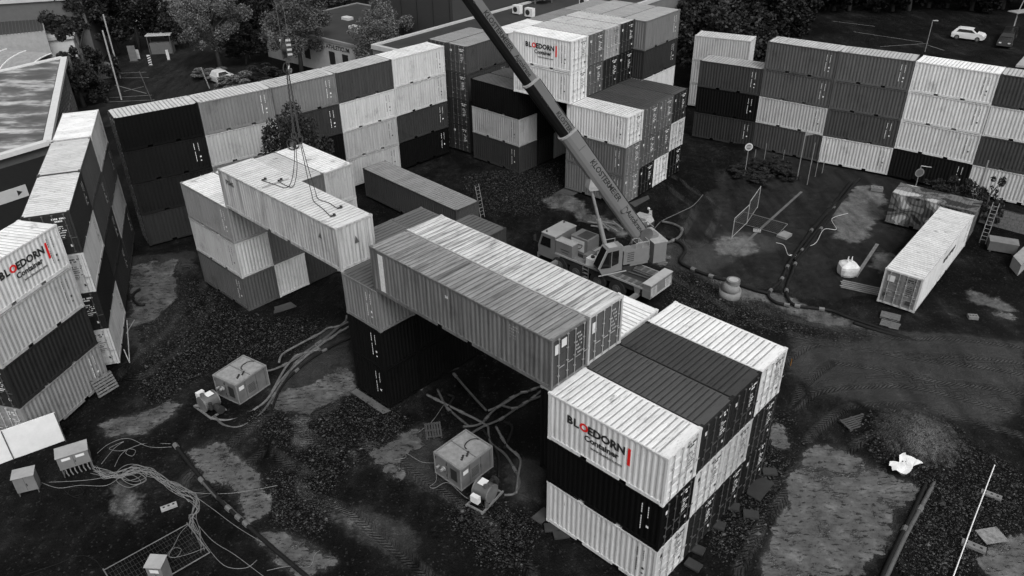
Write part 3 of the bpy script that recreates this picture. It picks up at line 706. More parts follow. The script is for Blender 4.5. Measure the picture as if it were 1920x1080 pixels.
m=MB(); m.box(-2.95,-1.85,-1.28,1.03,3.302,3.36); m.build('top_plate',cpl,cw)
for z in (1.95,2.3,2.65): m=MB(); m.box(-2.925,-2.902,.55,.95,z,z+.2); m.build('warning_light',mat(.75,.4,'pale_marker'),cw)
m=MB(); m.cyl((-1.6,-.5,3.75),.38,.8,22,'y'); m.cyl((-1.6,-.55,3.75),.5,.06,22,'y'); m.cyl((-1.6,.3,3.75),.5,.06,22,'y'); sup('winch_drum',m,STEEL)
m=MB(); m.tube([(-2.3,-.9,3.3),(-2.3,-.9,4.1),(-1.1,-.9,4.2),(-1.1,-.9,3.3)],.03,6); m.tube([(-2.3,-.9,4.1),(-2.3,.0,4.1)],.03,6); sup('hand_rail',m,crail)
m=MB(); m.box(.1,.9,-1.1,-.4,2.15,2.8); m.box(-.4,.0,-1.1,-.5,2.15,2.6); sup('hydraulic_tank',m,mat(.5,.4,'tank',.2))
m=MB(); m.tube([(.05,-1.15,2.15),(.05,-1.15,3.1),(.95,-1.15,3.1),(.95,-1.15,2.15)],.03,6); sup('hand_rail',m,crail)
PV=Vector((-1.5,-.15,3.3))
m=MB()
for y in (-.62,.32-.3+.2): m.ext([(-2.1,2.1),(-.6,2.1),(-1.15,3.6),(-1.8,3.6)],y,y+.1)
sup('boom_bracket',m,cp)
EL=R_(55); BM=SM@Matrix.Translation(PV)@Matrix.Rotation(-EL,4,'Y')
def prof(w,h): return [(-w/2,h/2),(w/2,h/2),(w/2,-h*.02),(w*.43,-h*.24),(w*.29,-h*.42),(w*.1,-h*.5),(-w*.1,-h*.5),(-w*.29,-h*.42),(-w*.43,-h*.24),(-w/2,-h*.02)]
def boom(name,s0,s1,w,h,mt,collar=True):
    P=prof(w,h); n=len(P); m=MB(); vs=[(s0,a,b) for a,b in P]+[(s1,a,b) for a,b in P]
    m.add(vs,[tuple(range(n)),tuple(range(n,2*n))[::-1]]+[(i,n+i,n+(i+1)%n,(i+1)%n) for i in range(n)])
    o=sup(name,m,mt,M=BM)
    if collar:
        P=prof(w+.1,h+.1); m=MB(); vs=[(s1-.12,a,b) for a,b in P]+[(s1+.02,a,b) for a,b in P]
        m.add(vs,[tuple(range(n)),tuple(range(n,2*n))[::-1]]+[(i,n+i,n+(i+1)%n,(i+1)%n) for i in range(n)]); m.build('collar',cpl,o)
    return o
bp1=mat(.15,.4,'boom_paint',.08,scale=.6); bp2=mat(.12,.4,'boom_paint_inner',.08,scale=.6)
B1=boom('boom_base',-.3,10.5,.86,1.12,bp1); B2=boom('boom_section',10.5,14.8,.76,.98,bp2); B3=boom('boom_section',14.8,38.4,.66,.86,bp2)
m=MB(); m.box(37.8,39.1,-.28,.28,-.9,.2); m.cyl((38.8,-.12,-.5),.35,.24,18,'y'); sup('boom_head',m,cp,M=BM)
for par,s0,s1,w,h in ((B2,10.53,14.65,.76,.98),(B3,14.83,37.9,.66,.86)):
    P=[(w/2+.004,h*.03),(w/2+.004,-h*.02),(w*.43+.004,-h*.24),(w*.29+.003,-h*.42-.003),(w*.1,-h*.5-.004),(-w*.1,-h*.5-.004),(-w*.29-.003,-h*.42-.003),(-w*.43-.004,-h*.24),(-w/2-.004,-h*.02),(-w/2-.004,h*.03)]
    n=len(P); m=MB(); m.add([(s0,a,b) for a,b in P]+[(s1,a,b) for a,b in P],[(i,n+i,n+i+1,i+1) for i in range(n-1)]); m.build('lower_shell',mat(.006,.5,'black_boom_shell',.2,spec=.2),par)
TM=Matrix(((-1,0,0,0),(0,0,1,0),(0,1,0,0),(0,0,0,1)))
def btext(par,body,size,s,y,z,bold=.012,xs=1.0):
    o=mob('lettering',textmesh(body,size,bold,xs=xs).copy(),INK,par); o.matrix_local=Matrix.Translation((s,y,z))@TM
btext(B1,'KLOSTERMEIER',.52,7.95,.437,.06,.012,1.1)
btext(B1,'Autokrane',.52,2.95,.437,.06,.010,1.02)
m=MB(); m.tube([(3.2+.22*math.cos(t),.44,.1+.26*math.sin(t)) for t in [i*math.pi/10 for i in range(3,19)]],.035,5); m.build('emblem',mat(.05,.5,'faded_ink'),B1)
btext(B2,'KLOSTER',.40,12.2,.387,.10,.01,1.0)
btext(B3,'KLOSTERMEIER',.38,19.9,.337,.07,.01,1.08); btext(B3,'Autokrane',.38,16.75,.337,.07,.008,.97)
m=MB()
for s in (12.9,13.6): m.box(s,s+.1,.381,.39,-.05,.05)
m.build('pin_hole',INK,B2)
m=MB()
for s in (16.35,20.6,21.5): m.box(s,s+.1,.331,.345,-.05,.05)
m.build('pin_hole',INK,B3)
# drag chain, cable drum and hoses on the upper works
for sg_ in (1,):
    m=MB()
    for k in range(7):
        s0=.4+k*1.45; m.box(s0,s0+.05,.431,.445,-.05,.5)
    m.build('weld_seam',mat(.09,.5,'seam2',.2),B1)
m=MB()
for k in range(4): m.tube([(-.4-.1*k,.2,2.2),(-.2,.35-.1*k,2.9),(-.7,.3,3.5),(-1.3,.2,3.6+.05*k)],.03,5)
sup('hydraulic_hose',m,BLACK)
m=MB(); m.tube([(.2,.55,1.02),(.2,.55,1.6)],.03,5)
for k in range(5): m.box(-3.9+k*.55,-3.6+k*.55,.66,1.2,1.565,1.6)
for k in range(6): m.box(-4.3+k*.5,-3.95+k*.5,-1.2,-.68,1.565,1.59)
m.tube([(-4.3,.0,1.62),(-2.4,.15,1.62)],.05,6); m.tube([(-4.3,-.3,1.62),(-2.5,-.25,1.62)],.05,6); m.build('deck_fittings',mat(.07,.5,'deck_fit',.4),cr)
for sy in (1.28,-1.28):
    m=MB(); m.tube([(4.9,sy,1.9),(5.15,sy*1.08,2.0),(5.15,sy*1.08,2.5)],.02,5); m.box(5.1,5.17,sy*1.08-.12,sy*1.08+.12,2.0,2.45); m.build('mirror',cdk,cr)
# lifting cylinder
def bl(s,z): v=Matrix.Translation(PV)@Matrix.Rotation(-EL,4,'Y')@Vector((s,0,z)); return v
a=Vector((1.05,-.15,2.3)); b=bl(6.2,-.75); mid=a+(b-a)*.55
m=MB(); m.tube([a,mid],.16,14); m.tube([mid,b],.10,12); sup('lifting_cylinder',m,mat(.22,.35,'cylinder',.1))
m=MB(); bb=MB(); bb.ext([(5.7,-.5),(6.8,-.5),(6.3,-1.0),(6.1,-1.0)],-.3,.3); sup('cylinder_lug',bb,cpl,M=BM)
m=MB(); m.tube([(.0,.30,.62),(10.4,.30,.62)],.035,6); m.tube([(10.5,.25,.55),(14.6,.25,.55)],.03,6); sup('side_pipe',m,cdk,M=BM)
m=MB(); 
for s in (10.6,11.2,11.8): m.cyl((s-8,.5,-.1),.0,.0,3) if False else None
# hook block, fall lines, slings
HK=Vector((-11.5,41.3,0))
tipw=Vector((CS.x,CS.y,0))+Vector((HX*(PV.x+38.8*math.cos(EL)),HY*(PV.x+38.8*math.cos(EL)),3.3+38.8*math.sin(EL)))
hb=emp('hook_block',(HK.x,HK.y,17.9),R_(262),'striped crane hook block hanging above the pale bridge container','hook block')
m=MB()
for y in (-.16,.12): m.ext([(-.3,.35),(.3,.35),(.34,1.1),(.12,1.35),(-.12,1.35),(-.34,1.1)],y,y+.04)
m.build('cheek_plate',mat(.05,.5,'hook_plate',.1),hb)
m=MB()
for i in range(4):
    z=.42+i*.24; 
    for y in (.162,-.165): m.add([(-.3,y,z),(-.3,y,z+.11),(.31,y,z+.24),(.31,y,z+.13)],[(0,1,2,3)])
m.build('stripes',mat(.6,.5,'hook_stripe',.1),hb)
m=MB(); m.cyl((0,-.11,.85),.3,.22,18,'y'); m.build('sheave',cdk,hb)
m=MB(); m.cyl((0,0,.12),.13,.24,12); m.tube([(0,0,.15),(0,0,-.05),(.12,0,-.2),(.1,0,-.38),(-.03,0,-.46),(-.17,0,-.38),(-.19,0,-.24)],.055,8); m.build('hook',STEEL,hb)
fl=MB()
for dx in (-.18,.18): fl.tube([(HK.x+dx*HX,HK.y+dx*HY,19.1),(HK.x+dx*HX*.8,HK.y+dx*HY*.8,35.0)],.016,5)
tag(fl.build('hoist_rope',STEEL),'thin steel hoist ropes rising from the striped hook block','rope')
sg=emp('lifting_sling',(HK.x,HK.y,17.4),0,'four-leg wire lifting sling hanging slack from the hook onto the container roof','lifting sling')
def tol(p): return p-Vector((HK.x,HK.y,17.4))
m=MB(); m.tube([tol(gp(535+4*math.cos(t),127+9*math.sin(t),17.4)) for t in [i*math.pi/6 for i in range(13)]],.03,5,False); m.build('master_link',cdk,sg)
for a,b,z0,z1 in (((537,133),(551,250),17.2,14.1),((540,133),(562,258),17.2,13.9)):
    for d in (0,2.6):
        m=MB(); A=gp(a[0],a[1],z0); Bv=gp(b[0]+d-1,b[1],z1); n=26
        m.tube([tol(A.lerp(Bv,i/n))+Vector((.012*(-1)**i,0,0)) for i in range(n+1)],.035,5); m.build('chain',cdk,sg)
for b in ((551,254,14.0),(563,262,13.8)):
    m=MB(); m.tube([tol(gp(b[0]+4.5*math.cos(t),b[1]+7*math.sin(t),b[2])) for t in [i*math.pi/6 for i in range(13)]],.04,5,False); m.build('shackle',cdk,sg)
ZR=Z0+4*CH_+.03
def smooth(P,n=5):
    P=[Vector(p) for p in P]; out=[]
    for i in range(len(P)-1):
        p0,p1,p2,p3=P[max(i-1,0)],P[i],P[i+1],P[min(i+2,len(P)-1)]
        for k in range(n):
            t=k/n; out.append(.5*((2*p1)+(p2-p0)*t+(2*p0-5*p1+4*p2-p3)*t*t+(3*p1-p0-3*p2+p3)*t**3))
    return out+[P[-1]]
legs=[[(551,258,13.8),(552,300,12.2),(547,338,ZR+.15),(536,352,ZR),(513,345,ZR),(491,338,ZR)],
[(553,258,13.8),(557,310,11.8),(553,342,ZR+.1),(546,351,ZR),(533,346,ZR),(521,339,ZR)],
[(563,268,13.6),(574,320,11.9),(584,362,ZR+.25),(589,378,ZR),(605,391,ZR),(620,406,ZR)],
[(565,268,13.6),(580,322,11.9),(591,358,ZR+.25),(597,373,ZR),(616,380,ZR),(633,391,ZR)]]
for L_ in legs:
    P=[tol(gp(*p)) for p in L_]; m=MB(); m.tube(smooth(P),.022,5); w_=m.build('wire_leg',cdk,sg)
    e_=P[-1]; m=MB(); m.tube([e_+Vector(q) for q in ((0,0,.03),(.14,0,.05),(.24,.08,.05),(.2,.2,.05),(.08,.2,.05))],.045,6); m.build('end_hook',BLACK,w_)
# ================================================================ YARD EQUIPMENT
def frame_of(px4,z):
    P=[gp(x,y,z) for x,y in px4]; return P
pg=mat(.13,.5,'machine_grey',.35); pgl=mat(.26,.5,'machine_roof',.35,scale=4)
def pump_unit(loc,rz,lab1,lab2,pumpoff,prz):
    a=emp('machine_cabin',loc,rz,lab1,'machine cabin','grey machine cabins beside their pumps')
    Lx,Ly,h=2.25,1.9,1.42
    m=MB(); m.box(0,Lx,0,Ly,.1,h); m.build('body',pg,a)
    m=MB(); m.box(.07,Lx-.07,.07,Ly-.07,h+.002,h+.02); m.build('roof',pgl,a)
    m=MB()
    for x0,x1,y0,y1 in ((-.03,Lx+.03,-.03,.04),(-.03,Lx+.03,Ly-.04,Ly+.03),(-.03,.04,.04,Ly-.04),(Lx-.04,Lx+.03,.04,Ly-.04)): m.box(x0,x1,y0,y1,h-.04,h+.05)
    for x in (-.03,Lx-.03):
        for y in (-.03,Ly-.03): m.box(x,x+.06,y,y+.06,.02,h-.041)
    m.box(-.02,Lx+.02,-.02,Ly+.02,.02,.1); m.build('frame',mat(.2,.5,'machine_frame',.3),a)
    m=MB(); m.box(Lx*.5,Lx*.52,.08,Ly-.08,h+.021,h+.05); m.build('roof_seam',pg,a)
    m=MB(); m.tube([(Lx*.75+.45*math.cos(t),Ly*.45+.3*math.sin(t),h+.06) for t in [i*.25 for i in range(14)]],.03,6)
    for i in range(6): m.box(.5+.12*i,.58+.12*i,.4+.07*(i%3),.5+.07*(i%3),h+.022,h+.08)
    m.build('fittings',cdk,a)
    m=MB()
    for i in range(6): m.box(.75,1.25,-.022,-.004,.4+i*.1,.44+i*.1)
    for x in (.62,1.4,2.05): m.box(x,x+.02,-.012,-.002,.16,1.34)
    m.box(1.36,1.39,-.06,-.02,.7,.9); m.build('louvre',mat(.05,.6,'machine_louvre',.3),a)
    m=MB()
    for z in (.35,1.1): m.box(-.03,-.002,1.0,1.03,z,z+.14); m.box(-.03,-.002,1.78,1.81,z,z+.14)
    m.box(-.012,-.002,.98,.995,.16,1.34); m.build('hinge',cdk,a)
    m=MB(); m.box(.15,.5,-.036,-.031,.95,1.2); m.build('sticker',mat(.6,.5,'sticker2',.2),a)
    m=MB(); m.box(-.036,-.031,.25,.7,.45,1.15); m.build('vent_opening',BLACK,a)
    m=MB(); m.cyl((-.25,1.2,.8),.08,.25,10,'x'); m.cyl((-.1,1.2,.8),.14,.08,12,'x'); m.cyl((-.2,1.6,.7),.07,.2,10,'x'); m.build('pipe_stub',mat(.22,.5,'pipe_stub',.3),a)
    p=emp('pump',pumpoff,prz,lab2,'pump','pumps on steel skids')
    m=MB(); 
    for y in (-.5,.45): m.box(-.9,.9,y,y+.08,.02,.12)
    for x in (-.85,0,.75): m.box(x,x+.08,-.419,.449,.03,.11)
    m.build('skid',mat(.16,.5,'skid',.3),p)
    m=MB(); m.tube([(-.05,-.45,.62),(-.05,-.4,.62),(-.05,.35,.62),(-.05,.45,.62)],.46,22); m.build('tank',mat(.085,.35,'pump_tank',.3),p,True)
    m=MB(); m.tube([(-.05,-.46,.62),(-.05,-.40,.62)],.49,22); m.tube([(-.05,.40,.62),(-.05,.46,.62)],.49,22); m.build('tank_rim',pg,p)
    m=MB(); m.box(-.3,.15,-.3,.1,1.075,1.085); m.build('label_plate',mat(.65,.5,'plate',.1),p)
    m=MB(); m.box(.62,.86,-.2,.25,.5,.9); m.build('control_box',mat(.62,.4,'control_box',.1),p)
    m=MB(); m.tube([(-.5,-.1,.4),(-.95,-.1,.4)],.2,14); m.tube([(-.95,-.1,.4),(-1.1,-.1,.4)],.24,14); m.tube([(-.7,.25,.5),(-.7,.25,.95)],.1,10); m.build('motor',cdk,p)
    m=MB(); m.tube([(.3,-.35,.3),(.6,-.45,.3)],.11,10); m.tube([(.3,.35,.3),(.55,.55,.3)],.1,10); m.cyl((.1,.2,1.05),.13,.1,12); m.build('outlet',STEEL,p)
    return a,p
c1=gp(441.5,724,1.42); k1=gp(403,699.6,1.42); a1=math.atan2(k1.y-c1.y,k1.x-c1.x)
# origin is the corner nearest the camera: x axis to the upper right in the photo
r1=gp(493,689,1.42); ax=math.atan2(r1.y-c1.y,r1.x-c1.x)
def pump_at(px,py,ppx,ppy,lab1,lab2,cc,rr,prz):
    c=gp(*cc,1.42); r=gp(*rr,1.42); ax=math.atan2(r.y-c.y,r.x-c.x); q=gp(ppx,ppy,.4)
    return pump_unit((c.x,c.y,0),ax,lab1,lab2,(q.x,q.y,.02),prz)
pump_at(0,0,392,757,'grey steel machine cabin with hose bits on its lid, left of the two','round pump tank on a skid beside the left machine cabin',(441.5,724),(493,689),R_(140))
pump_at(0,0,908,926,'grey steel machine cabin in the foreground below the double bridge, right of the two','round pump tank on a skid in front of the right machine cabin',(863,882),(914.7,843.6),R_(-125))
# hoses and pipes --------------------------------------------------
def hose(name,pts,r,mt,label,cat,group=None,z=None,n=6,sides=7,joints=(),jm=None,parent=None,kind=None):
    P=smooth([gp(p[0],p[1],(p[2] if len(p)>2 else r+.03)) for p in pts],n); c=P[0].copy()
    if parent is None: c.z=0
    m=MB(); m.tube([p-c for p in P],r,sides)
    o=m.build(name,mt,None,True); o.location=c
    tag(o,label,cat,group)
    for j in joints:
        i=min(len(P)-2,max(1,int(j*(len(P)-1)))); d=(P[i+1]-P[i]).normalized(); q=P[i]-c
        m=MB(); m.tube([q-d*.18,q-d*.06,q+d*.06,q+d*.18],r*1.35,sides); m.build('coupling',jm or mat(.16,.4,'coupling',.4,.3),o)
    return o
HB=mat(.009,.7,'black_hose',.4,scale=4,spec=.2); HG=mat(.07,.6,'grey_hose',.4,scale=4); HL=mat(.12,.6,'muddy_hose',.5,scale=4); CBL=mat(.17,.6,'cable',.3)
G1='hoses running from the left pump to the middle pillar'
for i,(pts,mt,j,lb) in enumerate([
 ([(402,780),(420,797),(450,800),(490,775),(535,708),(560,675),(600,645),(650,600)],HG,(.5,.7),'grey hose sweeping in a wide bow below the left machine cabin'),
 ([(376,768),(400,785),(445,785),(495,755),(525,715),(560,680),(610,640),(655,612)],HL,(.4,.8),'muddy hose starting at the end of the left pump skid'),
 ([(492,697),(515,692),(545,678),(580,655),(615,630),(632,615),(655,603)],HG,(.3,.6),'grey hose leaving the right side of the left machine cabin near its roof'),
 ([(505,780),(525,730),(550,700),(590,668),(625,648),(658,633)],HB,(.45,.7),'black hose lowest in the bundle and closest to the pale puddle'),
 ([(523,680),(530,664),(560,646),(600,625),(615,615),(635,612),(648,602),(650,592)],HL,(.4,.7),'pale muddy hose along the upper edge of the hose bundle'),
 ([(510,735),(535,690),(555,668),(578,660),(597,655),(592,645),(620,635),(640,618)],HL,(.3,.6),'muddy hose with a tight kink in the middle of the bundle')]):
    hose('hose',pts,.075,mt,lb,'hose',G1,joints=j)
G2='hoses tangled under the double bridge'
for i,(pts,mt,j,lb) in enumerate([
 ([(868,800),(900,795),(925,770),(960,745),(1000,730),(1025,720)],HG,(.3,.6,.8),'grey hose reaching from the tangle up to the bridge corner'),
 ([(800,740),(830,755),(860,770),(900,790),(915,800)],HL,(.2,.55),'muddy hose pipe running down toward the knot of couplings'),
 ([(915,800),(920,830),(945,850),(965,880),(975,905),(965,925),(945,928)],HG,(.5,),'grey hose looping right around the right pump'),
 ([(930,800),(950,835),(975,860),(972,890),(968,925)],HL,(.2,.45),'muddy hose just outside the grey loop by the right pump'),
 ([(905,805),(925,835),(935,860),(935,895)],HB,(),'black hose dropping behind the right machine cabin'),
 ([(840,740),(850,745),(842,760),(845,775)],HB,(),'short black bent hose left of the coupling knot'),
 ([(850,700),(880,735),(912,770)],HG,(.05,),'thin straight pipe crossing the mud below the bridge'),
 ([(915,770),(940,760),(975,738),(990,735)],HL,(.3,.8),'muddy pipe just above the coupling knot'),
 ([(880,815),(905,800),(940,785),(985,755),(1022,738),(1028,715)],HG,(.4,.6,.8),'grey hose along the lower edge of the tangle'),
 ([(945,790),(960,800),(955,820),(945,840)],HB,(),'black hose stub hanging below the tangle'),
 ([(790,730),(800,715),(830,700),(860,690)],HB,(.1,),'black hose in the dark under the bridge'),
 ([(820,730),(835,760),(850,775),(880,800)],HG,(.5,),'grey hose on the left of the tangle'),
 ([(940,760),(970,765),(1000,745),(1020,728)],HG,(.3,.7),'grey hose in the middle of the tangle')]):
    hose('hose',pts,.07,mt,lb,'hose',G2,joints=j)
G3='twin black pipes laid across the right of the yard'
hose('pipe',[(1597,340),(1571,373),(1548,400),(1525,427),(1503,458),(1482,489),(1472,510),(1462,529),(1446,543),(1441,555),(1455,567),(1478,572)],.105,HB,'left one of the twin black pipes, ending in a hook-shaped bend','pipe',G3,joints=(.3,.5,.62,.75,1))
hose('pipe',[(1612,335),(1592,357),(1559,403),(1539,429),(1516,461),(1493,491),(1484,515),(1476,535),(1476,555),(1490,572),(1530,578),(1560,583),(1590,595),(1640,612),(1690,630),(1740,645)],.105,HB,'right one of the twin black pipes, running on toward the lower right','pipe',G3,joints=(.2,.35,.5,.62,.7))
hose('pipe',[(1604,342),(1580,371),(1548,411),(1520,447),(1490,487)],.09,HB,'thin black pipe squeezed between the twin pipes','pipe',G3,joints=(.4,.9))
hose('hose',[(1740,648),(1690,632),(1640,618),(1600,605)],.12,HB,'black pipe end lying by the gravel edge on the right','pipe',G3)
hose('hose',[(1240,415),(1262,420),(1278,430),(1272,445),(1250,455),(1240,452)],.11,HG,'grey elbow pipe behind the crane counterweight','pipe','pipes behind the crane',joints=(.4,.7))
hose('hose',[(1250,445),(1275,455),(1285,470),(1275,490),(1300,505),(1340,520),(1370,528),(1410,542),(1440,550)],.12,HB,'black pipe running from the crane toward the concrete ring','pipe','pipes behind the crane',joints=(.5,.62))
hose('hose',[(1195,448),(1225,430),(1240,415),(1275,398),(1300,385),(1318,365)],.03,mat(.1,.7,'thin_hose'),'thin hose trailing up the slope right of the crane','hose','pipes behind the crane')
G4='black pipes at the lower left'
hose('pipe',[(325,830),(372,890),(420,945),(475,995),(520,1035),(580,1085)],.105,HB,'long black pipe running down to the bottom edge from the cable tangle','pipe',G4,joints=(.02,.45,.5))
hose('pipe',[(375,897),(405,930),(440,962),(464,985)],.1,HG,'short grey pipe lying along the long black one','pipe',G4,joints=(0,1))
G5='twin black pipes at the lower right'
hose('pipe',[(1740,897),(1712,960),(1680,1025),(1650,1090)],.105,HB,'left one of the two black pipes at the lower right','pipe',G5,joints=(.55,))
hose('pipe',[(1757,895),(1730,945),(1695,1010),(1658,1090)],.11,HG,'right thinner one of the two pipes at the lower right','pipe',G5,joints=(.4,))
hose('hose',[(262,542),(250,552),(252,565),(262,572),(272,570)],.09,HB,'black curved hose end by the left wall','hose',None)
hose('hose',[(1590,400),(1560,410),(1568,430),(1545,430),(1530,455),(1510,465),(1505,477),(1480,478),(1495,482)],.02,mat(.5,.6,'rope',.2),'pale rope snaking beside the twin black pipes','rope')
hose('hose',[(1455,455),(1470,460),(1478,478),(1490,478)],.02,mat(.5,.6,'rope',.2),'short pale rope end left of the twin black pipes','rope')
# cables
G6='pale electric cables strewn over the mud'
rc=random.Random(4)
trunk=[(178,880),(200,890),(225,888),(250,882),(275,884),(300,895),(330,915),(360,935),(365,955),(362,975),(368,1000),(375,1030)]
for i in range(14):
    pts=[(x+rc.uniform(-9,9),y+rc.uniform(-8,8)) for x,y in trunk[:rc.randint(8,12)]]
    if i%3==0: pts=pts[:4]+[(pts[3][0]+18,pts[3][1]+14),(pts[3][0]-6,pts[3][1]+24),(pts[3][0]-28,pts[3][1]+10),(pts[3][0]-6,pts[3][1]-6)]+pts[4:]
    hose('cable',pts,.014,CBL,'loose pale cable in the bundle arching from the switch cabinets','cable',G6,sides=4)
for lb,pts in [('pale cable looping up to the pipe coupling above the bundle',[(182,850),(205,832),(240,822),(280,838),(322,838)]),('pale cable with a small ring loop near the top',[(190,870),(215,840),(232,828),(215,835),(205,842),(230,845),(270,832),(320,832)]),
 ('pale cable with an oval loop at its upper end',[(215,875),(225,855),(240,842),(254,845),(248,855),(236,850),(240,842)]),
 ('straight pale cable lying left of the bundle',[(92,904),(140,902),(180,898),(215,890)]),('pale cable from the small cabinet to the bundle',[(78,905),(110,915),(150,910),(200,910),(230,890)]),
 ('pale cable running straight to the lower right along the black pipe',[(365,930),(400,955),(440,985),(480,1010),(500,1020)]),
 ('pale cable curving to the bottom edge beside the fence panel',[(370,990),(385,1020),(420,1060),(460,1065),(482,1050)]),
 ('pale cable making a wide bow at the bottom',[(372,985),(400,1015),(440,1040),(480,1070),(500,1085)]),
 ('pale cable with a loop beside the small bottom cabinet',[(352,985),(338,1000),(325,1025),(315,1040),(330,1045),(340,1030),(325,1028),(318,1045),(350,1040),(390,1025)]),
 ('dark thin cable in a curve left of the bottom fence panel',[(40,1080),(100,1060),(150,1042),(178,1050),(192,1066),(215,1082)]),
 ('pale cable crossing above the black pipe toward the pool of water',[(330,920),(380,925),(430,925),(480,918),(520,910)]),
 ('pale cable ending in a hook near the bottom puddle',[(500,1070),(540,1062),(580,1062),(590,1040),(600,1032)]),
 ('pale cable looping beside the right machine cabin',[(740,862),(760,858),(762,850),(790,866),(815,868)]),
 ('pale cable coiled at the foot of the right machine cabin',[(815,870),(818,900),(806,912),(815,915),(840,905),(870,930),(895,945)]),
 ('thin pale cable lying below the short-container pillar',[(785,810),(810,790),(828,765),(835,755)]),
 ('coiled dark cable beside the small cabinet',[(120,918),(135,930),(155,925),(152,915),(135,915),(128,925),(145,933),(158,922)])]:
    hose('cable',pts,.015,CBL if 'dark' not in lb else HB,lb,'cable',G6,sides=4)
for lb,pts in [('thin diagonal prop pole by the left wall',[(232,690,.05),(237,625,1.6),(252,570,3.0)]),]:
    pass
ppm=MB(); ppm.tube([gp(243,680,.03),gp(238,600,2.2)],.03,6); ppm.tube([gp(243,680,.03),gp(232,655,.6)],.03,6); ppm.tube([gp(237,625,1.5),gp(252,600,1.5)],.03,6); o_=ppm.build('prop_pole',GALV); tag(o_,'thin slanting prop poles by the nearest left wall column','prop pole')
# cabinets on legs
def cabinet(px,rz,w_,d_,h,label,n=1,leg=.55):
    c=gp(*px); a=emp('switch_cabinet',(c.x,c.y,0),rz,label,'switch cabinet','electric switch cabinets on legs')
    m=MB(); m.ext([(-d_/2,leg),(d_/2,leg),(d_/2,leg+h*.95),(-d_/2,leg+h)],-w_/2,w_/2); m.build('body',mat(.15,.5,'cabinet_grey',.2),a)
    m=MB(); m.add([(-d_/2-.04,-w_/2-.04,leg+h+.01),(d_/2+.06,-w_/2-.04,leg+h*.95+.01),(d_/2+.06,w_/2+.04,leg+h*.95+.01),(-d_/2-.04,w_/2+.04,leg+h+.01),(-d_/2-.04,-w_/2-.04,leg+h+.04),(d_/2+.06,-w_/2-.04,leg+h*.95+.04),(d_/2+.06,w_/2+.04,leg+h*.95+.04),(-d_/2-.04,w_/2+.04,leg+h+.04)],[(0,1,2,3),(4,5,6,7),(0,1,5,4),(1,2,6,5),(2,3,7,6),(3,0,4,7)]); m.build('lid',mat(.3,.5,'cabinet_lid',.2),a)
    m=MB(); m.box(d_/2+.001,d_/2+.004,-.006,.006,leg+.05,leg+h*.9); m.box(d_/2+.002,d_/2+.03,.04,.07,leg+h*.35,leg+h*.5); m.build('door_handle',cdk,a)
    for sx in (-1,1):
        for sy in (-1,1): m=MB(); m.box(sx*d_/2*.9-.025,sx*d_/2*.9+.025,sy*w_/2*.9-.025,sy*w_/2*.9+.025,.01,leg); m.build('leg',STEEL,a)
    m=MB(); m.box(-d_/2*.9+.03,d_/2*.9-.03,-w_/2*.9-.02,-w_/2*.9+.02,.08,.11); m.box(-d_/2*.9+.03,d_/2*.9-.03,w_/2*.9-.02,w_/2*.9+.02,.08,.11); m.build('brace',STEEL,a)
    for i in range(n):
        y=(i-(n-1)/2)*w_*.45; m=MB(); m.box(d_/2+.002,d_/2+.006,y-.2,y+.2,leg+h*.62,leg+h*.8); m.build('label_plate',mat(.6,.5,'plate',.1),a)
    if n>1:
        m=MB()
        for i in range(7): m.tube([(d_/2*.7,-w_/2*.7+i*.2,leg),(d_/2*.7+.05,-w_/2*.7+i*.2,.25),(d_/2*.9,-w_/2*.7+i*.2+.05,.04)],.03,5)
        m.build('cable_tails',CBL,a)
    return a
cabinet((148,880),R_(-62),1.45,.75,.85,'larger grey switch cabinet with two label plates, cables spilling out below',2)
cabinet((58,920),R_(-70),.95,.6,1.0,'smaller grey switch cabinet on a skid at the left edge',0,.25)
cabinet((306,1092),R_(-95),.7,.6,1.1,'small grey switch cabinet at the bottom edge beside the fence panel',1,.3)
# white hoarding, pallet, fence panels
a=gp(124,826,0); b=gp(-60,893,0); d=(b-a).normalized(); ang=math.atan2(d.y,d.x)
hd=emp('hoarding',(a.x,a.y,0),ang,'white sheet-covered hoarding panel standing at the left edge','hoarding')
m=MB(); m.box(0,(b-a).length,-.03,.03,.05,2.0); m.build('sheet',mat(.66,.6,'white_sheet',.12),hd)
m=MB(); m.box(0,.05,.032,.08,.0,2.0); m.box(2.5,2.55,.032,.08,.0,2.0); m.build('post',STEEL,hd)
def pallet(loc,rz,label,tilt=0,sz=(1.2,.8),mt=None,group='wooden pallets'):
    a=emp('pallet',loc,rz,label,'pallet',group); mt=mt or WOOD
    if tilt: a.rotation_euler=(tilt,0,rz)
    m=MB(); n=6
    for i in range(n): y=i*sz[1]/n; m.box(0,sz[0],y,y+sz[1]/n*.62,.12,.144)
    for y in (0,sz[1]/2-.05,sz[1]-.1): m.box(0,sz[0],y,y+.1,.0,.022)
    m.build('boards',mt,a)
    m=MB()
    for x in (0,sz[0]/2-.07,sz[0]-.14):
        for y in (.0,sz[1]/2-.05,sz[1]-.1): m.box(x,x+.14,y,y+.1,.024,.098)
        m.box(x,x+.14,0,sz[1],.099,.118)
    m.build('blocks',DWOOD,a); return a
p_=gp(184,745,.1); pallet((p_.x,p_.y,.05),R_(58),'weathered pallet leaning on the bottom container at the left edge',R_(68),(1.3,1.1))
p_=gp(830,822); pallet((p_.x,p_.y,.05),R_(100),'dark pallet lying behind the right machine cabin',0,(1.2,.9),DWOOD)
for i,(x,y,rz,lb) in enumerate([(1648,600,-30,'upper pallet by the doors of the long pale container'),(1648,612,-32,'middle pallet by the doors of the long pale container'),(1665,618,-28,'lower pallet nearest the pipe by the long pale container')]):
    p_=gp(x,y); pallet((p_.x,p_.y,.03+.15*(i==0)),R_(rz),lb)
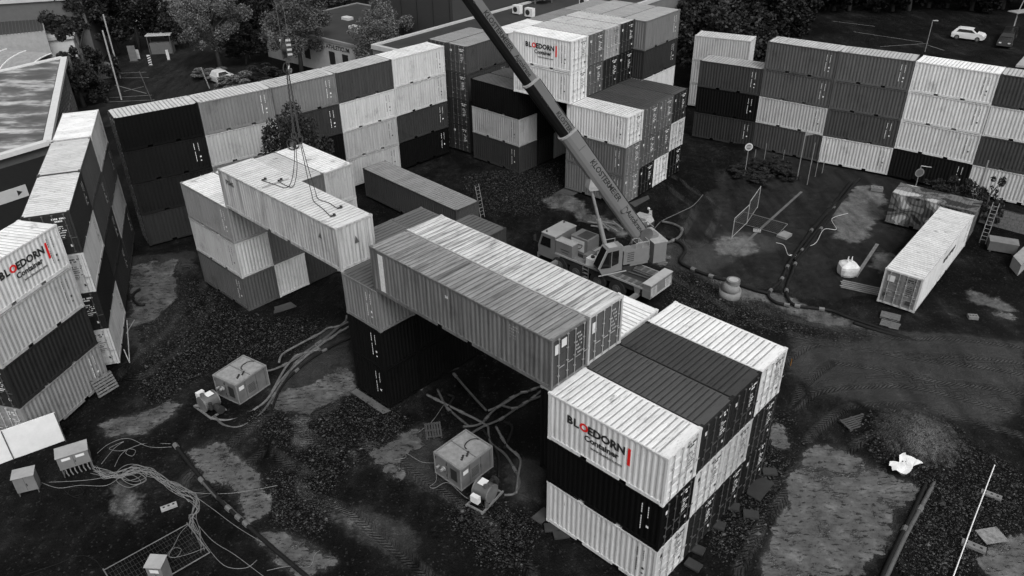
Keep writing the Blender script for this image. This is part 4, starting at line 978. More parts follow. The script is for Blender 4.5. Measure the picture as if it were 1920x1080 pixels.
p_=gp(1592,815); pallet((p_.x,p_.y,.2),R_(20),'dark wooden slat pallet beside the gravel heap',0,(1.6,.9),DWOOD)
p_=gp(1575,540); pl=emp('timber_stack',(p_.x,p_.y,0),R_(-28),'bundle of thin timber laths lying in front of the white bulk bag','timber stack')
for i in range(9):
    m=MB(); y=i*.13; m.box(rc.uniform(-.1,.1),2.6+rc.uniform(-.15,.1),y,y+.07,.05+.04*(i%2),.1+.04*(i%2)); m.build('lath',mat(.2,.8,'lath',.4),pl)
# bulk bag
p_=gp(1587,514); bgm=MB(); n=20
rings=[(.0,.02,.6),(.0,.2,.68),(0,.6,.72),(0,.8,.7),(0,.92,.55),(0,1.0,.3),(0,1.06,.1)]
vs=[];
for (_,z,r) in rings:
    for j in range(n): t=2*math.pi*j/n; rr=r*.92/((abs(math.cos(t))**4+abs(math.sin(t))**4)**.25)*(1+.04*math.sin(3*t+z*4)+.04*math.sin(7*t)); vs.append((rr*math.cos(t),rr*math.sin(t),z))
fs=[(i*n+j,i*n+(j+1)%n,(i+1)*n+(j+1)%n,(i+1)*n+j) for i in range(len(rings)-1) for j in range(n)]+[tuple(range(n))[::-1],tuple((len(rings)-1)*n+j for j in range(n))]
bgm.add(vs,fs); bag=emp('bulk_bag',(p_.x,p_.y,0),0,'white filled bulk bag with lifting loops standing on the wet ground','bag')
bgm.build('sack',mat(.6,.8,'white_fabric',.3,scale=3),bag)
for dx in (-.12,.15): m=MB(); m.tube([(dx,-.1,1.05),(dx-.03,-.05,1.4),(dx+.05,.1,1.4),(dx+.02,.15,1.05)],.03,5); m.build('loop',mat(.68,.8,'white_fabric',.15),bag)
# concrete shaft cone
p_=gp(1367,558); cc=emp('concrete_shaft_cone',(p_.x,p_.y,0),0,'round concrete shaft cone standing beside the black pipe','concrete ring')
m=MB(); m.tube([(0,0,0),(0,0,.7)],.75,26); m.tube([(0,0,.701),(.12,0,1.15)],.75,26,True,.45); m.build('cone',mat(.17,.8,'concrete',.3),cc,True)
m=MB(); m.tube([(.12,0,1.151),(.12,0,1.45)],.47,26); nk=m.build('neck',mat(.13,.8,'concrete',.3),cc); m=MB(); m.tube([(.12,0,1.451),(.12,0,1.46)],.33,22); m.build('cover',mat(.3,.7,'cover',.2),nk)
# white crumpled sheet
p_=gp(1693,885); tm=MB(); n=7; vs=[]
for i in range(n):
    for j in range(n):
        x=(i/(n-1)-.5)*1.7; y=(j/(n-1)-.5)*.9; vs.append((x+rc.uniform(-.08,.08),y+rc.uniform(-.08,.08)+.25*math.sin(x*3),.12+.25*abs(math.sin(x*4+y*3))+rc.uniform(0,.1)))
tm.add(vs,[(i*n+j,(i+1)*n+j,(i+1)*n+j+1,i*n+j+1) for i in range(n-1) for j in range(n-1)]); tsh=tm.build('plastic_sheet',mat(.66,.6,'white_sheet',.12),None,True); tsh.location=(p_.x,p_.y,.3); tsh.rotation_euler=(0,0,R_(15)); tag(tsh,'crumpled white plastic sheet lying beside the large puddle','plastic sheet')
# boards / steel plates on the ground
def slab(pxs,z,h,mt,name,label,cat,group=None):
    P=[gp(x,y,z+h) for x,y in pxs]; c=sum(P,Vector())/len(P); c.z=z; m=MB(); m.prism([(p.x-c.x,p.y-c.y) for p in P],0,h); o=m.build(name,mt); o.location=c; return tag(o,label,cat,group)
slab([(1828,994),(1868,987),(1892,1014),(1850,1020)],.12,.04,mat(.2,.7,'board',.6,scale=5),'board','stained pale board lying beside the bottom right puddle','board')
PL=mat(.05,.6,'steel_plate',.4)
slab([(658,735),(668,728),(733,770),(718,776)],.05,.05,mat(.09,.5,'plate2',.3),'steel_plate','steel plate under the front edge of the short-container pillar','plate','steel load plates under the stacks')
slab([(996,970),(1020,950),(1035,965),(1014,982)],.05,.06,PL,'steel_plate','dark plate at the near left corner of the near right block','plate','steel load plates under the stacks')
slab([(1080,340),(1100,352),(1075,366),(1040,362)],.05,.05,PL,'steel_plate','dark plate at the left foot of the block behind the crane','plate','steel load plates under the stacks')
slab([(1180,380),(1215,366),(1218,372),(1190,388)],.05,.05,PL,'steel_plate','dark plate at the right foot of the block behind the crane','plate','steel load plates under the stacks')
slab([(1405,903),(1430,895),(1452,905),(1425,940),(1400,925)],.12,.05,mat(.02,.6,'steel_plate_dark',.4),'steel_plate','large dark plate right of the near right block','plate','steel load plates under the stacks')
slab([(492,582),(545,566),(556,574),(500,592)],.05,.05,PL,'steel_plate','dark plate in front of the left middle block','plate','steel load plates under the stacks')
for i,(x,y) in enumerate([(1300,1060),(1306,1030),(1345,985),(1372,950),(1408,965),(1443,885),(1035,990),(1052,1003)]):
    p_=gp(x,y,.1); c=MB(); c.box(-.36,.36,-.24,.24,0,.1); o=c.build('timber_pad',mat(.022,.8,'pad',.4)); o.location=(p_.x,p_.y,.08); o.rotation_euler=(0,0,R_(-40+i*7)); tag(o,'wooden bearing pad by the foot of the near right block, '+['nearest the bottom edge','second along the doors','close to the corner post','third along the doors','fourth along the doors','farthest along the doors','left of the front corner','right of the front corner'][i],'pad','wooden bearing pads')
# blocks with holes / small boxes
def cblock(px,rz,sz,label,mt,cat='fence foot',group='fence feet'):
    p_=gp(*px); a=emp('ballast_block',(p_.x,p_.y,.06),R_(rz),label,cat,group); m=MB(); m.box(-sz[0]/2,sz[0]/2,-sz[1]/2,sz[1]/2,0,sz[2]); m.build('block',mt,a)
    for x in (-.3,0,.3): m=MB(); m.box(x*sz[0]-.05,x*sz[0]+.05,-.05,.05,sz[2]+.001,sz[2]+.01); m.build('socket',BLACK,a)
cf=mat(.16,.8,'foot',.4)
cblock((318,954),30,(.75,.25,.16),'pale concrete fence foot lying alone at the lower left',mat(.3,.8,'foot_pale',.3))
cblock((1857,932),-35,(.9,.3,.15),'grey fence foot beside the white pole, upper one',cf); cblock((1824,1028),-35,(1.0,.35,.15),'grey fence foot beside the white pole, lower one',cf)
cblock((1822,600),-10,(.6,.4,.3),'small dark hollow block on the mud at the right',cf)
wp_=MB(); wp_.tube([gp(1865,872,.25),gp(1826,975,.25),gp(1786,1085,.25)],.028,6); tag(wp_.build('white_pole',mat(.7,.5,'pole_white',.1)),'long white pole lying across two fence feet at the lower right','pole')
# orange marker (the only warm spot)
p_=gp(1482,686); m=MB(); m.cyl((0,0,.02),.035,.5,8); o=m.build('marker_post',mat(1,.6,'orange_marker',.2,col=(.16,.07,.012))); o.location=p_; tag(o,'small orange marker post behind the near right block','marker post')
# ================================================================ FENCES, SIGNS, SMALL THINGS ON THE RIGHT
def mesh_panel(a,b,h,label,lean=0,group='mesh fence panels',dim=1):
    d=b-a; L=Vector((d.x,d.y,0)).length; o=emp('mesh_barrier',(a.x,a.y,a.z),math.atan2(d.y,d.x),label,'mesh fence',group)
    o.rotation_euler=(lean,0,math.atan2(d.y,d.x))
    f=MB(); f.tube([(0,0,0.02),(0,0,h)],.03,6); f.tube([(L,0,.02),(L,0,h)],.03,6); f.tube([(0,0,h),(L,0,h)],.03,6); f.tube([(0,0,.12),(L,0,.12)],.025,6); f.build('frame',mat(.35 if not lean else .15,.5,'fence_tube',.4,.2),o)
    w=MB(); n=int(L/.14)
    for i in range(1,n): x=L*i/n; w.tube([(x,0,.12),(x,0,h)],.0045,3,False)
    for i in range(1,7): z=.12+(h-.12)*i/7; w.tube([(0,0,z),(L,0,z)],.008,3,False)
    w.build('wire_mesh',mat(.05,.6,'wire',.2),o); return o
a=gp(1372,447); b=gp(1400,420); mesh_panel(a,b,1.75,'nearer standing mesh fence panel on the tarmac right of the crane')
a=gp(1400,420); b=gp(1420,390); mesh_panel(a,b,2.0,'taller mesh fence panel standing behind the nearer panel')
a=gp(1375,416,.05); b=gp(1458,440,.05); mesh_panel(a,b,2.0,'mesh fence panel lying flat on the tarmac',R_(-86))
cblock((1419,435),-20,(.6,.3,.15),'pale fence foot beside the panel lying on the tarmac',mat(.3,.8,'foot_pale',.3))
a=gp(193,1066,.12); b=gp(350,980,.12); mesh_panel(a,b,2.6,'long mesh fence panel lying flat at the bottom left',R_(87))
a=gp(260,1082,.1); b=gp(385,1010,.1)
def pole(px,h,r,label,mt=None,head=None,grp=None,tilt=0,name='post'):
    p=gp(*px); o=emp(name,(p.x,p.y,0),0,label,name.replace('_',' '),grp); m=MB(); m.tube([(0,0,0),(tilt,0,h)],r,8); m.build('pole',mt or mat(.25,.5,'post_metal',.2,.3),o); return o
o=pole((1396,328),2.9,.04,'round traffic sign on a thin post left of the bushes',grp=None,name='traffic_sign')
m=MB(); m.tube([(0,-.03,2.75),(0,-.05,2.75)],.36,24); m.build('sign_disc',mat(.45,.5,'sign_rim',.1),o); m=MB(); m.tube([(0,-.052,2.75),(0,-.056,2.75)],.25,24); m.build('sign_face',mat(.13,.5,'sign_face',.1),o)
m=MB(); m.box(-.2,.2,-.062,-.057,2.72,2.78); b_=m.build('sign_bar',mat(.45,.5,'sign_rim',.1),o)
for px,h,r,lb in [((1494,337),5.0,.05,'tall thin post with a small pennant in front of the right wall'),((1513,347),4.0,.035,'thin post just right of the pennant post'),((1528,332),2.2,.03,'short dark post in front of the white bottom container'),((1541,325),2.9,.035,'dark post leaning before the white bottom container'),((1414,302),1.2,.025,'very short post by the bushes'),((1431,310),2.2,.03,'grey post rising from the bushes'),((1468,300),1.0,.025,'stub post behind the bushes')]:
    o=pole(px,h,r,lb,grp='thin posts by the right wall')
    if 'pennant in' not in lb and h<4.5: continue
    m=MB(); m.add([(0,0,4.6),(0,0,4.2),(.8,0,4.3)],[(0,1,2)]); m.build('pennant',mat(.16,.6,'pennant'),o)
o=pole((1716,366),3.2,.04,'round traffic sign seen from behind above the camouflage container',name='traffic_sign'); o.location=(gp(1716,352,1.2).x,gp(1716,352,1.2).y,0)
m=MB(); m.tube([(0,-.04,2.6),(0,-.06,2.6)],.38,24); m.build('sign_disc',mat(.16,.5,'sign_back',.2),o); m=MB(); m.tube([(0,-.061,2.6),(0,-.066,2.6)],.3,24); m.build('sign_face',mat(.07,.5,'sign_back2',.2),o); m=MB(); m.tube([(0,0,3.2),(.9,0,3.05)],.03,6); m.build('arm',mat(.4,.5,'arm'),o)
o=pole((1822,398),4.6,.06,'grey street post between the bare shrubs by the right wall',name='post')
# ladder
la=gp(1836,455); lb_=MB(); o=emp('ladder',(la.x,la.y,0),R_(-40),'aluminium ladder leaning against the camouflage container','ladder'); o.rotation_euler=(R_(-10),0,R_(-38))
for x in (0,.42): m=MB(); m.tube([(x,0,0),(x,0,3.3)],.03,6); m.build('rail',GALV,o)
m=MB()
for i in range(10): m.tube([(0,0,.3+i*.3),(.42,0,.3+i*.3)],.018,5)
m.build('rungs',GALV,o)
# ladder on the long dark container
la=gp(902,410); o=emp('ladder',(la.x,la.y,0),R_(45),'thin ladder leaning at the end of the long dark container','ladder'); o.rotation_euler=(R_(-12),0,R_(45))
for x in (0,.42): m=MB(); m.tube([(x,0,0),(x,0,2.9)],.025,6); m.build('rail',GALV,o)
m=MB()
for i in range(9): m.tube([(0,0,.3+i*.3),(.42,0,.3+i*.3)],.015,5)
m.build('rungs',GALV,o)
# block wall below the right wall
a=gp(1835,416); b=gp(1990,458); d=b-a; wl=emp('block_wall',(a.x,a.y,0),math.atan2(d.y,d.x),'low wall of pale blocks in front of the last column of the right wall','wall')
m=MB(); L=d.length
for r in range(6):
    for c in range(int(L/.5)+1): x=c*.5+(.25 if r%2 else 0); m.box(x,x+.47,-.12,.12,.02+r*.25,.25+r*.25)
m.build('blocks',mat(.16,.85,'block',.35,scale=6),wl); m=MB(); m.box(0,L,-.08,.08,0,1.5); m.build('core',mat(.06,.9,'mortar'),wl)
def chest(px,rz,sz,label,mt):
    p=gp(*px); o=emp('storage_chest',(p.x,p.y,0),R_(rz),label,'chest'); m=MB(); m.box(-sz[0]/2,sz[0]/2,-sz[1]/2,sz[1]/2,.12,sz[2]); m.build('body',mt,o)
    m=MB(); m.box(-sz[0]/2-.03,sz[0]/2+.03,-sz[1]/2-.03,sz[1]/2+.03,sz[2]+.001,sz[2]+.06); m.build('lid',mat(.16,.6,'lid2',.3),o)
    for x in (-.4,.4): m=MB(); m.box(x*sz[0]-.06,x*sz[0]+.06,-sz[1]/2,sz[1]/2,0,.119); m.build('foot',DWOOD,o)
chest((1876,470),-25,(1.9,1.0,.85),'grey storage chest on feet at the foot of the block wall',mat(.09,.6,'chest',.3))
slab([(1900,480),(1928,455),(1945,470),(1915,497)],.0,.9,mat(.26,.6,'crate_pale',.3),'crate','pale crate cut by the right edge of the picture','crate')
cblock((1643,358),-20,(1.0,.6,.3),'dark hollow block left of the camouflage container',cf)
slab([(1456,440),(1470,432),(1486,438),(1474,446)],.0,.2,mat(.2,.7,'board2',.4),'board','pale board lying at the end of the flat fence panel','board')
# gully / timber debris behind crane
for i in range(6):
    p=gp(1120+i*7+rc.uniform(-3,3),425+rc.uniform(-6,8)); m=MB(); m.box(-.8,.8,-.06,.06,0,.08); o=m.build('plank',mat(.14,.8,'plank',.4)); o.location=(p.x,p.y,.12+.03*i); o.rotation_euler=(R_(rc.uniform(-4,4)),R_(rc.uniform(-3,3)),R_(-60+rc.uniform(-14,50))); tag(o,'loose plank in the heap between the sand streak and the crane','plank','loose planks behind the crane')
# compressor with drum behind the boom foot and the worker beside it
p=gp(1203,432); cm_=emp('compressor',(p.x,p.y,0),R_(-40),'small compressor with a pale cover behind the boom foot','compressor')
m=MB(); m.box(-.8,.8,-.5,.5,.3,.9); m.build('body',mat(.03,.6,'dark_body',.2),cm_); m=MB(); m.ext([(-.85,.9),(.8,.9),(.5,1.35),(-.6,1.3)],-.45,.5); m.build('cover',mat(.28,.7,'cover_pale',.4,scale=5),cm_)
for y in (-.5,.42): m=MB(); m.cyl((0,y,.3),.3,.08,14,'y'); m.build('wheel',BLACK,cm_)
def person(px,rz,label):
    p=gp(*px); J=[(0,0,.95),(0,0,1.15),(0.05,0,1.42),(.12,0,1.52),(.2,0,1.66),(0,.1,.9),(.03,.12,.5),(-.02,.13,.08),(.12,.13,.04),(0,-.1,.9),(.08,-.12,.5),(.0,-.13,.08),(.14,-.13,.04),
       (.05,.2,1.42),(.18,.26,1.15),(.38,.2,.95),(.46,.18,.9),(.05,-.2,1.42),(.2,-.25,1.16),(.42,-.2,1.0),(.5,-.18,.96)]
    Ed=[(0,1),(1,2),(2,3),(3,4),(0,5),(5,6),(6,7),(7,8),(0,9),(9,10),(10,11),(11,12),(2,13),(13,14),(14,15),(15,16),(2,17),(17,18),(18,19),(19,20)]
    Rr=[.15,.15,.16,.06,.1,.1,.075,.05,.045,.1,.075,.05,.045,.075,.05,.04,.035,.075,.05,.04,.035]
    me=bpy.data.meshes.new('body'); me.from_pydata(J,Ed,[]); o=bpy.data.objects.new('body',me); COL.objects.link(o); o.modifiers.new('s','SKIN'); 
    for i,r in enumerate(Rr): me.skin_vertices[0].data[i].radius=(r,r)
    me.skin_vertices[0].data[0].use_root=True
    o.modifiers.new('u','SUBSURF').levels=1; o.modifiers['u'].render_levels=1
    bpy.context.view_layer.update(); m2=bpy.data.meshes.new_from_object(o.evaluated_get(bpy.context.evaluated_depsgraph_get())); bpy.data.objects.remove(o)
    root=emp('person',(p.x,p.y,.02),rz,label,'person'); m2.name='body'; mob('body',m2,mat(.24,.8,'work_clothes',.2),root,smooth=True)
    m=MB(); m.tube([(.2,0,1.66),(.24,0,1.74),(.25,0,1.79)],.125,10,True,.06); m.build('helmet',mat(.5,.4,'helmet'),root,True)
    return root
person((1218,428),R_(150),'person in pale work clothes bending forward behind the boom foot')
# road cuts / parking stripes
WL=mat(.16,.7,'road_paint',.5,scale=5)
def strip(p1,p2,w,lb,z=.03,mt=None,name='parking_line',grp='painted parking lines'):
    a=gp(*p1); b=gp(*p2); d=(b-a).normalized(); n=Vector((-d.y,d.x,0))*w/2; m=MB(); m.add([(a-n)+Vector((0,0,z)),(b-n)+Vector((0,0,z)),(b+n)+Vector((0,0,z)),(a+n)+Vector((0,0,z))],[(0,1,2,3)])
    o=m.build(name,mt or WL); tag(o,kind='structure'); return o
for p1,p2 in [((222,138),(275,136)),((218,147),(280,146)),((215,160),(275,176)),((232,172),(270,163)),((205,184),(285,179)),((200,192),(290,188)),((1600,60),(1730,80)),((1650,88),(1740,82)),((1560,40),(1640,50)),((1738,85),(1770,95))]: strip(p1,p2,.14,'',.05)
strip((1503,360),(1378,473),.22,'',.04,mat(.10,.7,'kerb_line',.4)); strip((1645,458),(1604,520),.25,'',.04,mat(.17,.7,'kerb_line2',.5,scale=5))
# ================================================================ BACKGROUND BUILDINGS
wl_=mat(.36,.7,'render_wall',.2,scale=.7); wg_=mat(.14,.7,'grey_wall',.25,scale=.6); dk_=mat(.012,.6,'dark_facade',.3); rf_=mat(.022,.8,'bitumen_roof',.5,scale=.5)
def patchy():
    m,n,p=newmat('wet_flat_roof'); f=noise(n,.45,7,.62,mapscale=(.6,1.3,1)); f=ramp(n,f,[(.4,.04),(.5,.09),(.56,.25),(.66,.45)]); n.links.new(f,p.inputs['Base Color']); p.inputs['Roughness'].default_value=.45; return m
def building(name,label,P,h,wm,rm,par=.35,pw=.3,pm=None,z0=0,cat='building'):
    c=sum(P,Vector())/len(P); o=emp(name,(c.x,c.y,0),0,label,cat); Q=[(p.x-c.x,p.y-c.y) for p in P]
    m=MB(); m.prism(Q,z0,h); w=m.build('walls',wm,o)
    Q2=[(x*.999,y*.999) for x,y in Q]; m=MB(); m.prism([(x*.98,y*.98) for x,y in Q],h+.002,h+.03); m.build('roof',rm,o)
    if par:
        m=MB(); n=len(Q)
        for i in range(n):
            a=Vector((*Q[i],0)); b=Vector((*Q[(i+1)%n],0)); d=(b-a); L=d.length; d.normalize()
            M=Matrix.Translation((a.x,a.y,0))@Matrix.Rotation(math.atan2(d.y,d.x),4,'Z'); e=.004*i
            m.box(-.05,L+.05,-.12,pw,h-.25,h+par+e,M)
        m.build('parapet',pm or wl_,o)
    return o,c
def V2(x,y): return Vector((x,y,0))
A=V2(-49.9,88.9); B=V2(-38.7,62.6); d=(gp(0,290,6)-gp(85,265,6)); d=V2(d.x,d.y).normalized(); Cn=B+d*26; Dn=A+d*26
o,c=building('flat_roof_building','flat roofed building with patchy wet roof and arrow sign at the left edge',[A,B,Cn,Dn],6.0,mat(.085,.7,'fascia',.2),patchy(),.12,.5,mat(.55,.5,'parapet_metal',.1))
ang=math.atan2(d.y,d.x)
Fm=Matrix.Translation((B.x-c.x,B.y-c.y,0))@Matrix.Rotation(ang,4,'Z')   # x along the near facade (leftwards), outside = +y
m=MB(); m.box(.2,26,-.02,.05,0,4.9); q=m.build('dark_cladding',dk_,o); q.matrix_local=Fm
# right-hand facade windows
d2=(B-A).normalized(); ang2=math.atan2(d2.y,d2.x); Fr_=Matrix.Translation((A.x-c.x,A.y-c.y,0))@Matrix.Rotation(ang2,4,'Z')
for i in range(6):
    x=1.5+i*4.2; m=MB(); m.box(x,x+3.3,.0,.05,.8,4.9); f_=m.build('window',dk_,o); f_.matrix_local=Fr_
    m=MB(); 
    for k in (0,1.1,2.2,3.25): m.box(x+k,x+k+.08,.051,.1,.8,4.9)
    m.box(x,x+3.3,.051,.09,2.6,2.7); m.build('frame',GALV,f_)
sgm=mat(.45,.5,'sign_pale',.1)
m=MB(); m.box(2.6,9.2,.06,.12,2.1,3.1); q=m.build('arrow_sign',sgm,o); q.matrix_local=Fm
TL=lambda s,y,z: Matrix.Translation((s,y,z))@Matrix(((-1,0,0,0),(0,0,1,0),(0,1,0,0),(0,0,0,1)))
for bt,sz,s,z in (('65 a',.42,6.2,2.5),):
    t=mob('lettering',textmesh(bt,sz,.004).copy(),INK,q); t.matrix_local=TL(s,.125,z)
m=MB(); m.add([(3.0,.125,2.6),(3.4,.125,2.85),(3.4,.125,2.35)],[(0,1,2)]); m.build('arrow',INK,q)
m=MB(); m.tube([(8.4,.06,4.1),(8.4,.12,4.1)],.75,28); q=m.build('round_sign',sgm,o); q.matrix_local=Fm@Matrix.Diagonal((1,1,1,1)); m=MB(); m.tube([(8.0,.13,3.95),(8.4,.13,4.15),(8.8,.13,4.2)],.09,6); m.build('emblem',INK,q)
for i,(x,y) in enumerate([(-50,72),(-53,66)]):
    m=MB(); m.tube([(x-c.x,y-c.y,6),(x-c.x,y-c.y,6.5)],.12,8); m.build('roof_vent',cdk,o)
# Athleticum
A=V2(-33.6,111.2); B=V2(-15.5,96.2); nrm=V2(.63,.78)
o,c=building('sports_building','pale rendered building with a name over its windows, behind the trees',[A,B,B+nrm*17,A+nrm*17],4.3,wl_,rf_,.12,.25,mat(.2,.6,'parapet2',.2))
d=(B-A).normalized(); Fm=Matrix.Translation((A.x-c.x,A.y-c.y,0))@Matrix.Rotation(math.atan2(d.y,d.x),4,'Z')
for x in (4,8.5,13.6,16.2,18.8,21.4): m=MB(); m.box(x,x+1.1,-.04,.02,1.2,2.9); f_=m.build('window',dk_,o); f_.matrix_local=Fm; m=MB(); m.box(x-.05,x+1.15,-.09,-.041,1.1,1.19); m.build('sill',wl_,f_)
t=mob('lettering',textmesh('ATHLETICUM',.75,.02).copy(),INK,o); t.matrix_local=Fm@Matrix.Translation((13.2,-.03,3.25))@Matrix.Rotation(math.pi/2,4,'X')
t=mob('lettering',textmesh('S',.75,.02).copy(),INK,o); t.matrix_local=Fm@Matrix.Translation((19.0,-.03,3.25))@Matrix.Rotation(math.pi/2,4,'X')
for x,y in ((12,6),(7,9),(18,12)): m=MB(); m.box(x-.7,x+.7,y-.5,y+.5,4.3,4.7); f_=m.build('skylight',mat(.6,.4,'skylight'),o); f_.matrix_local=Fm
# hall C with roof units, dark hall D
def W5V(u,v): x,y=w5(u,v); return V2(x,y)
o,c=building('low_hall','dark flat roofed hall with pale parapet behind the corner containers',[W5V(-21.6,3),W5V(-9.6,3),W5V(-9.6,60),W5V(-21.6,60)],8.0,wg_,rf_,.2,.35,mat(.42,.5,'parapet3',.15))
for k,(u,v) in enumerate(((-18.5,23.6),(-16.3,23.2),(-14.6,32))):
    x,y=w5(u,v); a=emp('air_conditioner',(x,y,8.03),Y5,'white air conditioning unit on the dark hall roof, '+['left','right','farthest'][k]+' one','air conditioner','air conditioning units on the dark hall roof')
    m=MB(); m.box(-.55,.55,-.3,.3,.15,1.1); m.build('housing',mat(.62,.5,'ac',.15),a); m=MB(); m.tube([(-.12,-.301,.63),(-.12,-.31,.63)],.32,18); m.build('fan_grille',cdk,a); m=MB(); m.box(-.5,-.42,-.28,.28,0,.149); m.box(.42,.5,-.28,.28,0,.149); m.build('feet',STEEL,a)
p=w5(-25,29.5); container((p[0],p[1],8.7),Y5,.55,'white container standing on supports on the dark hall roof',C20,None,.7,'roof containers',marks=False)
m=MB(); 
for u,v in ((-20.5,29.7),(-19.3,31.6)):
    q=w5(u,v); m.box(q[0]-.1,q[0]+.1,q[1]-.1,q[1]+.1,8.02,8.75)
tag(m.build('support',STEEL),'steel supports under the white roof container','support')
o,c=building('dark_hall','tall dark clad hall with vertical panel joints behind the low hall',[W5V(-36,16),W5V(-22.0,16),W5V(-22.0,55),W5V(-36,55)],16,mat(.03,.6,'hall_cladding',.15,scale=.4),rf_,.1)
Fm=Matrix.Translation((W5V(-36,16).x-c.x,W5V(-36,16).y-c.y,0))@Matrix.Rotation(Y5,4,'Z')
m=MB()
for i in range(6): m.box(i*2.7,i*2.7+.07,-.05,-.001,0,16)
q=m.build('panel_joint',mat(.01,.6,'joint'),o); q.matrix_local=Fm
# far left buildings
A=gp(-60,62,0); 
def bx(pts,h,*a,**k): return building(k.pop('name','house'),k.pop('label'),[V2(gp(x,y,h).x,gp(x,y,h).y) for x,y in pts],h,*a,**k)
o,c=bx([(84,58),(-90,75),(-90,22),(76,20)],6.5,mat(.28,.7,'wall_far',.2),mat(.03,.7,'ribbed_roof',.3,scale=3),.0,name='workshop',label='workshop with dark ribbed roof at the far left')
m=MB()
P0=gp(84,58,6.55);P1=gp(-90,75,6.55);P2=gp(-90,22,6.55);P3=gp(76,20,6.55)
for i in range(1,26):
    t=i/26; a=P0.lerp(P1,t)-c; b=P3.lerp(P2,t)-c; m.tube([(a.x,a.y,6.56),(b.x,b.y,6.56)],.05,4)
m.build('roof_ribs',mat(.06,.6,'rib'),o)
o,c=bx([(135,68),(88,72),(84,30),(150,26)],5,mat(.45,.6,'wall_white',.15),mat(.4,.6,'roof_white',.2),.15,name='annex',label='white annex with a balcony window beside the workshop')
m=MB(); p=gp(108,60,3.5)-c; m.box(-1.4,1.4,-.2,.3,-1,1); q=m.build('window',dk_,o); q.location=(gp(112,66,3.2)-c)
m=MB()
for i in range(8): m.box(-1.6+i*.45,-1.55+i*.45,-.4,-.35,-2,-.9)
m.box(-1.65,1.7,-.42,-.33,-.9,-.82); q=m.build('railing',STEEL,o); q.location=(gp(112,70,3.2)-c)
o,c=bx([(162,10),(-80,30),(-80,12),(170,-6)],6,mat(.4,.6,'wall_far2',.15),mat(.45,.6,'roof_far2',.3,scale=.5),.15,name='long_building',label='long low building with pale roof along the top left corner')
bx([(150,-6),(-80,8),(-80,-20),(170,-26)],9,mat(.08,.6,'wall_far3',.15),rf_,.15,name='rear_building',label='dark building behind the long pale roof at the top left corner')
# glazed lean-to
o=emp('glass_canopy',tuple(gp(40,104,5.0).xy)+(0,),R_(-20),'curved glass canopy with white ribs between workshop and flat roof','canopy')
m=MB(); n=10; arc=[(-5.0*math.cos(t),3.0+2.6*math.sin(t)) for t in [math.pi*i/n*.5 for i in range(n+1)]]
vs=[(x,y,z) for x in (-11,5) for (y,z) in arc]; k=n+1; m.add(vs,[(i,i+1,k+i+1,k+i) for i in range(n)]); m.build('glass',mat(.25,.12,'canopy_glass',.3),o)
for x in (-11,-8,-5,-2,1,4.9): m=MB(); m.tube([(x,y,z+.03) for y,z in arc],.07,5); m.build('rib',mat(.6,.5,'white_rib'),o)
m=MB(); m.box(-11,5,-5.1,-4.95,0,3.0); m.box(-11,5,.05,.2,0,5.5); m.build('wall',wl_,o)
# concrete block building and small canopy shelters
a=gp(278,52,0); b=gp(345,47,0); d=(b-a).normalized(); n_=V2(-d.y,d.x)
o,c=building('concrete_building','pale concrete building without windows behind the dark trees',[a,b,b+n_*16,a+n_*16],13,mat(.17,.8,'concrete2',.3,scale=.5),rf_,.2)
m=MB(); m.box(-3.6,-.6,-.3,2,0,7); q=m.build('stair_tower',mat(.3,.7,'tower',.2),o); q.matrix_local=Matrix.Translation((a.x-c.x,a.y-c.y,0))@Matrix.Rotation(math.atan2(d.y,d.x),4,'Z')
def shelter(px,rz,sz,h,label,wall=True):
    p=gp(*px); o=emp('shelter',(p.x,p.y,0),R_(rz),label,'shelter'); m=MB(); m.box(-sz[0]/2,sz[0]/2,-sz[1]/2,sz[1]/2,h,h+.12); m.build('roof',mat(.42,.5,'shelter_roof',.15),o)
    for x in (-1,1):
        for y in (-1,1): m=MB(); m.box(x*sz[0]*.45-.05,x*sz[0]*.45+.05,y*sz[1]*.45-.05,y*sz[1]*.45+.05,0,h); m.build('post',STEEL,o)
    if wall: m=MB(); m.box(-sz[0]*.44,sz[0]*.44,-sz[1]*.2,sz[1]*.4,.0,h*.6); m.build('back_wall',mat(.1,.6,'shelter_wall',.2),o)
    return o
shelter((182,148),0,(2.1,2.0),2.5,'small shelter with pale roof beside the round tank')
shelter((306,100),8,(3.4,1.6),2.6,'open shed with pale sloping roof at the edge of the car park')
shelter((132,160),8,(1.6,3.0),2.6,'small pale porch roof beside the flat roofed building',False)
p=gp(201,143); o=emp('round_tank',(p.x,p.y,0),0,'round grey tank beside the small pale-roofed shelter','tank'); m=MB(); m.tube([(0,0,0),(0,0,1.5)],1.0,22); m.build('body',mat(.07,.7,'tank2',.3),o); m=MB(); m.tube([(0,0,1.5),(0,0,1.75)],1.0,22,True,.5); m.build('dome',mat(.12,.7,'tank3',.3),o)
def board(px,rz,w_,h,label,mt,stripes=False,name='barrier_board',cat='barrier'):
    p=gp(*px); o=emp(name,(p.x,p.y,0),R_(rz),label,cat); m=MB(); m.box(-w_/2,w_/2,-.03,.03,.15,h); m.build('board',mt,o); m=MB(); m.box(-w_/2-.1,w_/2+.1,-.25,.25,0,.1); m.build('foot',cdk,o)
    if stripes:
        m=MB()
        for i in range(4): z=.2+i*(h-.3)/4; m.add([(-w_/2,-.032,z),(-w_/2,-.032,z+.15),(w_/2,-.032,z+.32),(w_/2,-.032,z+.17)],[(0,1,2,3)])
        m.build('stripes',INK,o)
board((283,124),0,.45,1.5,'striped warning board at the car park edge',mat(.6,.5,'board_white'),True)
board((317,114),10,.35,1.5,'narrow white warning board beside the open shed',mat(.6,.5,'board_white'))
board((252,116),8,1.0,2.2,'tall grey cabinet left of the striped warning board',mat(.12,.6,'grey_cab'),name='cabinet',cat='cabinet')
